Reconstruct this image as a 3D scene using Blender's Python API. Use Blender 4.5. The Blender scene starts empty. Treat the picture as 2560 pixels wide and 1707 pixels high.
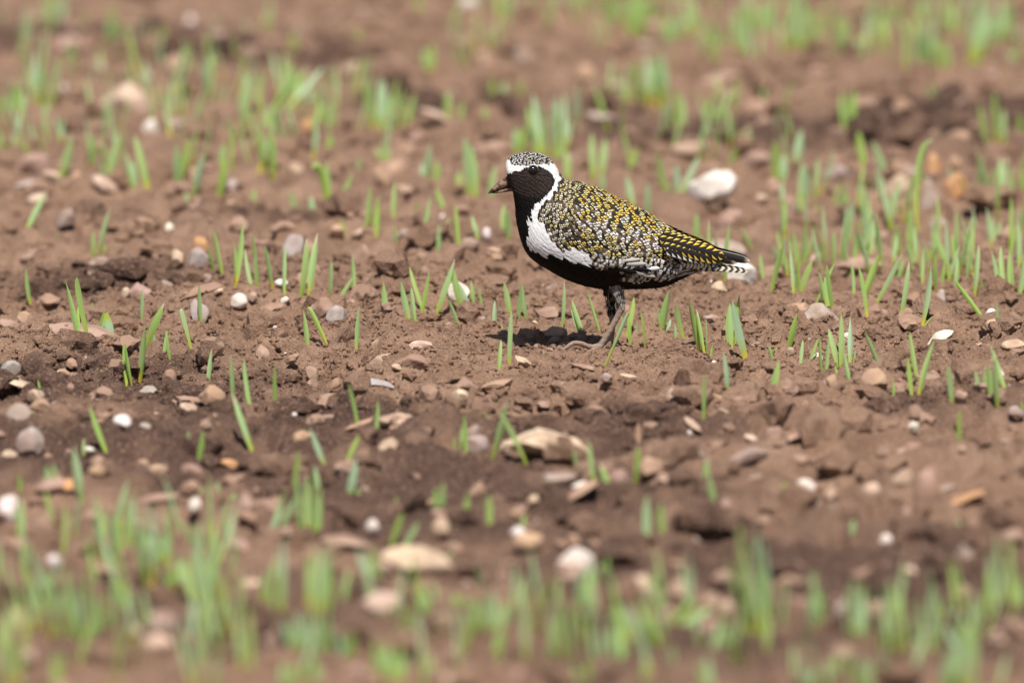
import bpy, math, random
import numpy as np
from mathutils import Vector, Matrix
from mathutils.bvhtree import BVHTree

random.seed(7)
RNG = np.random.default_rng(11)
scene = bpy.context.scene
COL = scene.collection
R = math.radians

# ------------------------------------------------------------------ camera
DIST, PITCH, FPX = 12.0, R(7.0), 30000.0           # metres, grazing angle, focal length in photo pixels
ct, st = math.cos(PITCH), math.sin(PITCH)
CAM = np.array([0.0, -DIST * ct, DIST * st])
FWD, RGT, UPV = np.array([0, ct, -st]), np.array([1.0, 0, 0]), np.array([0, st, ct])
cd = bpy.data.cameras.new('camera')
cam = bpy.data.objects.new('camera', cd); COL.objects.link(cam)
cam.location = CAM
cam.rotation_euler = (R(90) - PITCH, 0, 0)
cd.sensor_width = 36.0; cd.sensor_fit = 'HORIZONTAL'
cd.lens = FPX * 36.0 / 2560.0
cd.clip_start = 0.5; cd.clip_end = 3000
cd.dof.use_dof = True
cd.dof.focus_distance = DIST - 0.055
cd.dof.aperture_fstop = cd.lens / 82.0
scene.camera = cam

# ------------------------------------------------------------------ light
SUN_EL, SUN_AZ = R(59), R(4)                       # sun high behind the camera, a little to its right
world = bpy.data.worlds.new('World'); scene.world = world
world.use_nodes = True
wn = world.node_tree.nodes; wl = world.node_tree.links
sky = wn.new('ShaderNodeTexSky'); sky.sky_type = 'NISHITA'; sky.sun_disc = False
sky.sun_elevation = SUN_EL; sky.sun_rotation = R(180) - SUN_AZ
wn['Background'].inputs['Strength'].default_value = 0.065
wl.new(sky.outputs['Color'], wn['Background'].inputs['Color'])
sd = bpy.data.lights.new('sun', 'SUN'); sun = bpy.data.objects.new('sun', sd); COL.objects.link(sun)
sd.energy = 5.0; sd.angle = R(0.53); sd.color = (1.0, 0.955, 0.89)
sv = Vector((math.sin(SUN_AZ) * math.cos(SUN_EL), -math.cos(SUN_AZ) * math.cos(SUN_EL), math.sin(SUN_EL)))
sun.rotation_euler = sv.to_track_quat('Z', 'Y').to_euler()
sun.location = (2, -6, 8)
scene.view_settings.view_transform = 'Standard'
scene.view_settings.look = 'None'
scene.view_settings.exposure = 0.55
scene.view_settings.gamma = 1.0
scene.cycles.use_denoising = True
scene.cycles.max_bounces = 6
scene.cycles.sample_clamp_indirect = 4.0

# ------------------------------------------------------------------ helpers
def ray(px, py):
    return FWD + RGT * ((px - 1280.0) / FPX) + UPV * ((853.5 - py) / FPX)

def on_plane(px, py, y):
    d = ray(px, py); t = (y - CAM[1]) / d[1]
    return CAM + d * t

def _hash(ix, iy, seed):
    h = (ix.astype(np.int64) * 374761393 + iy.astype(np.int64) * 668265263 + seed * 1442695041) & 0xFFFFFFFF
    h = ((h ^ (h >> 13)) * 1274126177) & 0xFFFFFFFF
    h = ((h ^ (h >> 16)) * 2246822519) & 0xFFFFFFFF
    return ((h ^ (h >> 15)) & 0xFFFFFF) / float(0x1000000)

def perlin(x, y, seed):
    ix, iy = np.floor(x), np.floor(y)
    fx, fy = x - ix, y - iy
    ux, uy = fx * fx * fx * (fx * (fx * 6 - 15) + 10), fy * fy * fy * (fy * (fy * 6 - 15) + 10)
    def g(dx, dy):
        a = _hash(ix + dx, iy + dy, seed) * 6.2831853
        return np.cos(a) * (fx - dx) + np.sin(a) * (fy - dy)
    a = g(0, 0) * (1 - ux) + g(1, 0) * ux
    b = g(0, 1) * (1 - ux) + g(1, 1) * ux
    return (a * (1 - uy) + b * uy) * 1.5

def lumps(x, y, cell, seed, keep=1.0):
    """bumps on jittered cells: 0..1, rounded clods of uneven size"""
    x = x / cell; y = y / cell
    ix, iy = np.floor(x), np.floor(y)
    out = np.zeros_like(x)
    for dx in (-1, 0, 1):
        for dy in (-1, 0, 1):
            cx, cy = ix + dx, iy + dy
            a = _hash(cx, cy, seed); b = _hash(cx, cy, seed + 1); c = _hash(cx, cy, seed + 2)
            e = 0.6 + 0.8 * _hash(cx, cy, seed + 3)
            d2 = ((x - cx - a) * e) ** 2 + ((y - cy - b) / e) ** 2
            r = 0.35 + 0.55 * c
            k = np.where(c < keep, (0.3 + 0.7 * c), 0.0)
            out = np.maximum(out, k * np.sqrt(np.clip(1 - d2 / (r * r), 0, 1)))
    return out

def bird_flat(x, y):
    return np.exp(-((x - 0.06) / 0.20) ** 2 - ((y + 0.10) / 0.22) ** 2)

def h_macro(x, y):
    x = np.asarray(x, float); y = np.asarray(y, float)
    h = 0.016 * perlin(x / 0.62, y / 0.9, 3) + 0.010 * perlin(x / 0.21 + 7, y / 0.26, 5)
    h = h + 0.024 * (lumps(x + 0.03 * perlin(x / .05, y / .05, 41), y, 0.085, 17, .8) - 0.42)
    f = bird_flat(x, y)
    h = h * (1 - 0.93 * f)
    h = h - 0.010 * np.exp(-((x - 0.022) / 0.035) ** 2 - ((y - 0.03) / 0.04) ** 2)
    h = h - 0.012 * np.exp(-((x - 0.135) / 0.03) ** 2 - ((y - 0.12) / 0.07) ** 2)
    h = h - 0.0095 * np.clip((x - .095) / .03, 0, 1) * np.clip((.34 - x) / .06, 0, 1) * np.exp(-((y - .045) / .042) ** 4)
    return h

def h_fine(x, y):
    wx = x + 0.006 * perlin(x / 0.018, y / 0.018, 51); wy = y + 0.006 * perlin(x / 0.018, y / 0.018, 52)
    f = 1 - 0.55 * bird_flat(x, y)
    h = 0.0155 * (lumps(wx, wy, 0.034, 23, .8) ** 1.5 - 0.36) * f
    k = np.clip(.6 + perlin(x / .07, y / .09, 38), .25, 1.4)
    h += k * 0.0062 * (0.42 - np.abs(perlin(wx / 0.021, wy / 0.021, 29)))
    h += k * 0.0052 * (0.40 - np.abs(perlin(x / 0.0115, y / 0.0115, 31))) + 0.0034 * perlin(x / 0.0058, y / 0.0058, 33)
    pit = np.clip(perlin(x / 0.034, y / 0.05, 37) - 0.40, 0, 1)
    return h - 0.050 * pit * (1 - .35 * bird_flat(x, y))

def h_all(x, y):
    return h_macro(x, y) + h_fine(x, y)

def hit(px, py):
    """where the line of sight through a photo pixel meets the soil"""
    d = ray(px, py)
    t0 = (CAM[2] - 0.045) / -d[2]; t1 = (CAM[2] + 0.06) / -d[2]
    t = np.linspace(t0, t1, 420)
    P = CAM[None, :] + t[:, None] * d[None, :]
    below = P[:, 2] <= h_macro(P[:, 0], P[:, 1])
    i = int(np.argmax(below)) if below.any() else len(t) // 2
    return P[i]

def new_mesh(name, V, F, smooth=True):
    me = bpy.data.meshes.new(name)
    if isinstance(F, np.ndarray):
        V = np.asarray(V, np.float32)
        n, k = F.shape
        me.vertices.add(len(V)); me.vertices.foreach_set('co', V.ravel())
        me.loops.add(n * k); me.loops.foreach_set('vertex_index', F.astype(np.int32).ravel())
        me.polygons.add(n); me.polygons.foreach_set('loop_start', np.arange(0, n * k, k, dtype=np.int32))
        me.polygons.foreach_set('loop_total', np.full(n, k, np.int32))
        me.update(calc_edges=True)
    else:
        me.from_pydata([tuple(v) for v in V], [], F); me.update()
    me.polygons.foreach_set('use_smooth', np.full(len(me.polygons), smooth))
    return me

def color_attr(me, name, rgba):
    a = me.color_attributes.new(name, 'FLOAT_COLOR', 'POINT')
    a.data.foreach_set('color', np.asarray(rgba, np.float32).ravel())

def uv_attr(me, name, uv):
    a = me.attributes.new(name, 'FLOAT2', 'POINT')
    a.data.foreach_set('vector', np.asarray(uv, np.float32).ravel())

def link(name, me, mat=None, parent=None):
    o = bpy.data.objects.new(name, me); COL.objects.link(o)
    if mat is not None and me is not None: me.materials.append(mat)
    if parent is not None: o.parent = parent
    return o

def tag(o, label=None, cat=None, group=None, kind=None):
    if label: o['label'] = label
    if cat: o['category'] = cat
    if group: o['group'] = group
    if kind: o['kind'] = kind
    return o

# ------------------------------------------------------------------ materials
class NT:
    def __init__(self, name):
        self.m = bpy.data.materials.new(name); self.m.use_nodes = True
        self.t = self.m.node_tree; self.b = self.t.nodes['Principled BSDF']
        self.out = self.t.nodes['Material Output']
    def n(self, kind, **kw):
        nd = self.t.nodes.new(kind)
        for k, v in kw.items(): setattr(nd, k, v)
        return nd
    def set(self, sock, v):
        if hasattr(v, 'is_output'): self.t.links.new(v, sock)
        else: sock.default_value = v
    def math(self, op, a, b=0.0, c=0.0, clamp=False):
        nd = self.n('ShaderNodeMath', operation=op, use_clamp=clamp)
        for s, v in zip(nd.inputs, (a, b, c)): self.set(s, v)
        return nd.outputs[0]
    def mix(self, f, a, b, mode='MIX'):
        nd = self.n('ShaderNodeMix', data_type='RGBA', blend_type=mode)
        self.set(nd.inputs[0], f)
        for s, v in ((nd.inputs[6], a), (nd.inputs[7], b)):
            self.set(s, v if hasattr(v, 'is_output') else (*v, 1.0))
        return nd.outputs[2]
    def noise(self, scale, detail=3, rough=.55, vec=None):
        nd = self.n('ShaderNodeTexNoise')
        nd.inputs['Scale'].default_value = scale; nd.inputs['Detail'].default_value = detail
        nd.inputs['Roughness'].default_value = rough
        self.set(nd.inputs['Vector'], vec if vec is not None else self.pos())
        return nd.outputs['Fac']
    def pos(self):
        if not hasattr(self, '_p'): self._p = self.n('ShaderNodeNewGeometry').outputs['Position']
        return self._p
    def obj(self):
        if not hasattr(self, '_o'): self._o = self.n('ShaderNodeTexCoord').outputs['Object']
        return self._o
    def attr(self, name, out='Color'):
        nd = self.n('ShaderNodeAttribute'); nd.attribute_name = name
        return nd.outputs[out]
    def ramp(self, f, lo, hi):
        nd = self.n('ShaderNodeMapRange'); nd.interpolation_type = 'SMOOTHSTEP'
        self.set(nd.inputs[0], f); nd.inputs[1].default_value = lo; nd.inputs[2].default_value = hi
        return nd.outputs[0]
    def bump(self, h, strength, dist):
        nd = self.n('ShaderNodeBump'); nd.inputs['Strength'].default_value = strength
        nd.inputs['Distance'].default_value = dist; self.set(nd.inputs['Height'], h)
        self.t.links.new(nd.outputs[0], self.b.inputs['Normal'])
    def base(self, c, rough=.9, spec=.2):
        self.set(self.b.inputs['Base Color'], c if hasattr(c, 'is_output') else (*c, 1))
        self.set(self.b.inputs['Roughness'], rough); self.b.inputs['Specular IOR Level'].default_value = spec
        return self.m
    def sep(self, c):
        nd = self.n('ShaderNodeSeparateXYZ'); self.set(nd.inputs[0], c); return nd.outputs

def soil_material(name, with_damp):
    q = NT(name)
    n1 = q.noise(26, 4); n2 = q.noise(150, 5, .7); n3 = q.noise(520, 3, .65); n4 = q.noise(7, 2); n5 = q.noise(290, 3, .6)
    dry = q.mix(q.ramp(n1, .3, .7), (0.250, 0.146, 0.094), (0.370, 0.230, 0.155))
    wet = q.mix(q.ramp(n2, .3, .7), (0.074, 0.041, 0.030), (0.120, 0.069, 0.050))
    k = q.ramp(n4, .42, .68)
    if with_damp:
        k = q.math('ADD', q.math('MULTIPLY', k, .22), q.math('MULTIPLY', q.attr('damp', 'Fac'), 1.05), clamp=True)
    else:
        k = q.math('MULTIPLY', k, .5)
    c = q.mix(k, dry, wet)
    c = q.mix(q.math('MULTIPLY', q.ramp(n2, .58, .76), .75), c, (0.095, 0.057, 0.042))
    c = q.mix(q.math('MULTIPLY', q.ramp(n5, .54, .68), .6), c, (0.42, 0.275, 0.195))
    c = q.mix(q.math('MULTIPLY', q.ramp(n3, .57, .68), .6), c, (0.40, 0.275, 0.205))
    c = q.mix(q.math('MULTIPLY', q.ramp(n3, .42, .32), .6), c, (0.085, 0.050, 0.037))  # light and dark specks paint lit crumb tops and shaded gaps over varied grains
    q.bump(q.math('ADD', q.math('MULTIPLY', n3, .7), q.math('ADD', n2, q.math('MULTIPLY', n5, .5))), 1.0, .006)
    return q.base(c, .96, .12)

SOIL = soil_material('soil', True)
CRUMB = SOIL

def stone_material():
    q = NT('stone')
    c = q.attr('tone'); n1 = q.noise(90, 4); n2 = q.noise(420, 3); n3 = q.noise(38, 3)
    c = q.mix(q.ramp(n1, .35, .75), c, q.mix(.55, c, (0.30, 0.19, 0.13)))
    c = q.mix(q.math('MULTIPLY', q.ramp(n2, .55, .75), .3), c, (0.14, 0.085, 0.06))
    dust = q.math('MULTIPLY', q.ramp(n3, .38, .60), q.attr('dust', 'Fac'))
    c = q.mix(dust, c, (0.235, 0.14, 0.098))
    q.bump(q.math('ADD', n1, q.math('MULTIPLY', n2, .4)), .5, .002)
    return q.base(c, .82, .3)
STONE = stone_material()

def leaf_material():
    q = NT('cereal_leaf')
    s = q.sep(q.attr('along', 'Vector')); x, t = s[0], s[1]
    ti = q.n('ShaderNodeSeparateColor'); q.set(ti.inputs[0], q.attr('tint'))
    glau, yel, pale = ti.outputs[0], ti.outputs[1], ti.outputs[2]
    rnd = q.n('ShaderNodeObjectInfo').outputs['Random']
    g1 = q.mix(rnd, (0.310, 0.455, 0.095), (0.420, 0.550, 0.140))
    g = q.mix(glau, g1, (0.460, 0.610, 0.400))
    low = q.mix(q.ramp(t, .10, .50), (0.42, 0.52, 0.075), g)
    yk = q.math('MULTIPLY', q.ramp(t, .30, .13), yel)
    c = q.mix(yk, low, (0.74, 0.56, 0.05))
    pk = q.math('MULTIPLY', q.ramp(q.math('ADD', t, q.math('MULTIPLY', q.noise(300, 2), .15)), .90, 1.02), pale)
    c = q.mix(pk, c, (0.62, 0.50, 0.36))
    vein = q.math('SINE', q.math('MULTIPLY', x, 26.0))
    c = q.mix(q.math('MULTIPLY', q.math('ADD', vein, 1.0), .10), c, (0.10, 0.22, 0.04))
    c = q.mix(q.math('MULTIPLY', q.ramp(q.noise(520, 3), .62, .74), .35), c, (0.17, 0.16, 0.07))
    q.base(c, .42, .55)
    tr = q.n('ShaderNodeBsdfTranslucent'); q.set(tr.inputs[0], q.mix(.5, c, (0.30, 0.55, 0.03)))
    mx = q.n('ShaderNodeMixShader'); mx.inputs[0].default_value = .32
    q.t.links.new(q.b.outputs[0], mx.inputs[1]); q.t.links.new(tr.outputs[0], mx.inputs[2])
    q.t.links.new(mx.outputs[0], q.out.inputs['Surface'])
    return q.m
LEAF = leaf_material()

def feather_material(name, mode):
    q = NT(name)
    s = q.sep(q.attr('along', 'Vector')); x, t = s[0], s[1]
    ax = q.math('ABSOLUTE', x)
    base = q.attr('basecol'); spot = q.attr('spotcol')
    jit = q.math('MULTIPLY', q.math('SUBTRACT', q.noise(900, 2, vec=q.pos()), .5), .9)
    def blob(cx, rx, cy, ry, X=None):
        a = q.math('DIVIDE', q.math('SUBTRACT', X if X is not None else ax, cx), rx); b = q.math('DIVIDE', q.math('SUBTRACT', t, cy), ry)
        d = q.math('ADD', q.math('MULTIPLY', a, a), q.math('MULTIPLY', b, b))
        return q.ramp(q.math('ADD', d, jit), 1.25, .75)
    if mode == 'spot':
        k = q.math('MAXIMUM', q.math('MAXIMUM', blob(-.42, .36, .86, .13, x), blob(.02, .22, .62, .09, x)), blob(.66, .34, .74, .13, x))
        shaft = q.ramp(ax, .10, .03)
        c = q.mix(k, base, spot)
    elif mode == 'notch':
        f = q.math('FRACT', q.math('MULTIPLY', q.attr('bars', 'Fac'), q.math('SUBTRACT', t, q.math('MULTIPLY', ax, .06))))
        tri = q.math('SUBTRACT', ax, q.math('ADD', .34, q.math('MULTIPLY', f, 1.0)))
        c = q.mix(q.ramp(tri, -.05, .05), base, spot)
    elif mode == 'bar':
        f = q.math('FRACT', q.math('MULTIPLY', q.attr('bars', 'Fac'), q.math('ADD', t, q.math('MULTIPLY', ax, .03))))
        c = q.mix(q.ramp(q.math('ADD', f, q.math('MULTIPLY', jit, .2)), .48, .58), base, spot)
    elif mode == 'edge':
        c = q.mix(q.ramp(q.math('MAXIMUM', ax, q.math('ADD', t, -.03)), .86, .96), base, spot)
    elif mode == 'streak':
        k = q.math('MAXIMUM', blob(.7, .34, .72, .24), q.ramp(t, .88, .97))
        c = q.mix(k, base, spot)
    else:
        c = base
    # fine barbs
    barb = q.math('SINE', q.math('MULTIPLY', q.math('ADD', q.math('MULTIPLY', t, 60.0), q.math('MULTIPLY', ax, 14.0)), 1.0))
    c = q.mix(q.math('MULTIPLY', q.math('ADD', barb, 1.0), .035), c, (0.012, 0.009, 0.008))
    m = q.base(c, .60, .14)
    return m
FM = {k: feather_material('plumage_' + k, k) for k in ('spot', 'notch', 'bar', 'edge', 'streak', 'plain')}

def body_material():
    q = NT('plumage_skin')
    c = q.attr('basecol')
    c = q.mix(q.math('MULTIPLY', q.ramp(q.noise(500, 3), .4, .7), .25), c, (0.02, 0.015, 0.012))
    return q.base(c, .85, .06)
SKIN = body_material()

def muddy(name, a, b, mud, k=.6):
    q = NT(name); n = q.noise(260, 4); m = q.noise(130, 3)
    c = q.mix(q.ramp(n, .3, .7), a, b)
    c = q.mix(q.math('MULTIPLY', q.ramp(m, .42, .6), k), c, mud)
    q.bump(q.math('ADD', n, m), .7, .0012)
    return q.base(c, .7, .3)
BEAK = muddy('muddy_beak', (0.032, 0.020, 0.015), (0.08, 0.047, 0.034), (0.235, 0.135, 0.094), .95)
LEG = muddy('muddy_leg', (0.15, 0.112, 0.085), (0.24, 0.18, 0.138), (0.27, 0.175, 0.125), .7)
CLAW = muddy('claw', (0.02, 0.016, 0.014), (0.04, 0.03, 0.025), (0.15, 0.09, 0.06), .4)
q = NT('eye_wet'); EYE = q.base((0.006, 0.005, 0.005), .06, .6)
q = NT('eye_skin'); ERING = q.base((0.11, 0.075, 0.052), .6, .2)
q = NT('straw'); STRAW = q.base(q.mix(q.ramp(q.noise(200, 3), .3, .7), (0.36, 0.25, 0.15), (0.22, 0.14, 0.085)), .8, .2)

# ------------------------------------------------------------------ the ground: one sheet, fine where the bird stands, coarse to the horizon
def axis(lo, hi, step, grow, far):
    a = list(np.arange(lo, hi + 1e-9, step)); 
    s, p = step, a[-1]
    while p < far: s *= grow; p += s; a.append(p)
    s, p, b = step, a[0], []
    while p > -far: s *= grow; p -= s; b.append(p)
    return np.array(b[::-1] + a)

def axis_y():
    a = list(np.arange(-0.55, 0.62, 0.0027)); s, p = .0027, a[-1]
    while p < 4.4: s = min(s * 1.012, .0085); p += s; a.append(p)
    while p < 900: s *= 1.12; p += s; a.append(p)
    s, p, b = .0027, a[0], []
    while p > -2.6: s = min(s * 1.012, .0065); p -= s; b.append(p)
    while p > -40: s *= 1.15; p -= s; b.append(p)
    return np.array(b[::-1] + a)

gx = axis(-0.56, 0.56, 0.0028, 1.12, 600)
gy = axis_y()
GX, GY = np.meshgrid(gx, gy)
near = (np.abs(GX) < 3.0) & (GY > -6) & (GY < 9)
GZ = np.zeros_like(GX)
GZ[near] = h_all(GX[near], GY[near])
GZ[~near] = 0.02 * perlin(GX[~near] / 3.1, GY[~near] / 3.7, 3)
NXg, NYg = len(gx), len(gy)
V = np.stack([GX.ravel(), GY.ravel(), GZ.ravel()], 1)
i = np.arange(NYg - 1)[:, None] * NXg + np.arange(NXg - 1)[None, :]
F = np.stack([i, i + 1, i + NXg + 1, i + NXg], -1).reshape(-1, 4)
gm = new_mesh('ground', V, F)
DAMP = [(260, 960, 420, 55, .95), (330, 1130, 420, 60, .9), (760, 1060, 300, 60, .85), (1000, 1200, 330, 60, .8),
                            (1500, 1080, 300, 45, .65), (1600, 1390, 330, 70, .8), (2150, 1440, 400, 90, .75), (2400, 1560, 260, 70, .7),
                            (250, 700, 260, 30, .6), (160, 75, 260, 30, .8), (660, 160, 260, 30, .9), (1180, 270, 300, 30, .85),
                            (1950, 330, 460, 45, .95), (2420, 280, 260, 40, .8), (560, 560, 300, 14, .4), (2350, 1030, 240, 30, .5),
                            (1050, 1290, 260, 40, .7), (700, 1560, 300, 60, .6), (1800, 1600, 500, 80, .55), (200, 1500, 300, 70, .55), (1500, 1240, 320, 40, .6), (1300, 620, 200, 14, .3), (400, 880, 200, 25, .5)]
def damp_at(x, y):
    out = np.zeros_like(x)
    for (px, py, sx, sy, k) in DAMP:
        d = ray(px, py); P = CAM + d * (CAM[2] / -d[2])
        m = 0.0004 * (np.linalg.norm(P - CAM) / 12)
        e = ((x - P[0]) / (sx * m)) ** 2 + ((y - P[1]) / (sy * m / st)) ** 2
        out = np.maximum(out, min(1, k * 1.3) * np.exp(-e * e * 0.40))
    n = perlin(x / .09, y / .2, 61) * .55 + perlin(x / .03, y / .05, 62) * .35
    return np.clip(out * (1 + n * 1.3) + np.clip(n - .18, 0, 1) * .8, 0, 1)
damp = np.zeros(GX.size); nv = near.ravel()
damp[nv] = damp_at(V[nv, 0], V[nv, 1])
a = gm.attributes.new('damp', 'FLOAT', 'POINT'); a.data.foreach_set('value', damp.astype(np.float32))
ground = tag(link('ground', gm, SOIL), kind='structure')

# ------------------------------------------------------------------ where the photo shows things: windows (origin x, y, magnification) in which they were read
TILE = {'L0': (0, 0, 3.672), 'A': (640, 0, 3.672), 'B': (1280, 0, 3.672), 'R': (1920, 0, 3.672), 'C': (0, 320, 3.675),
        'D': (640, 320, 3.675), 'E': (1920, 320, 3.675), 'BB': (1400, 320, 3.92), 'T1': (0, 560, 3.672), 'T2': (640, 560, 3.672),
        'T4': (1920, 560, 3.672), 'X3': (1280, 760, 3.672), 'F': (0, 940, 3.675), 'G': (640, 940, 3.675), 'I': (1920, 940, 3.675),
        'H': (1280, 1100, 3.675), 'BL': (0, 1280, 3.672), 'J': (640, 1280, 3.672), 'K': (1280, 1280, 3.672),
        'RB': (1920, 1280, 3.672), 'BZ': (1180, 360, 2.904), 'Lg': (1260, 680, 6.19)}
BLURRED = {'L0', 'A', 'B', 'R', 'BL', 'J', 'K', 'RB'}

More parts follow.
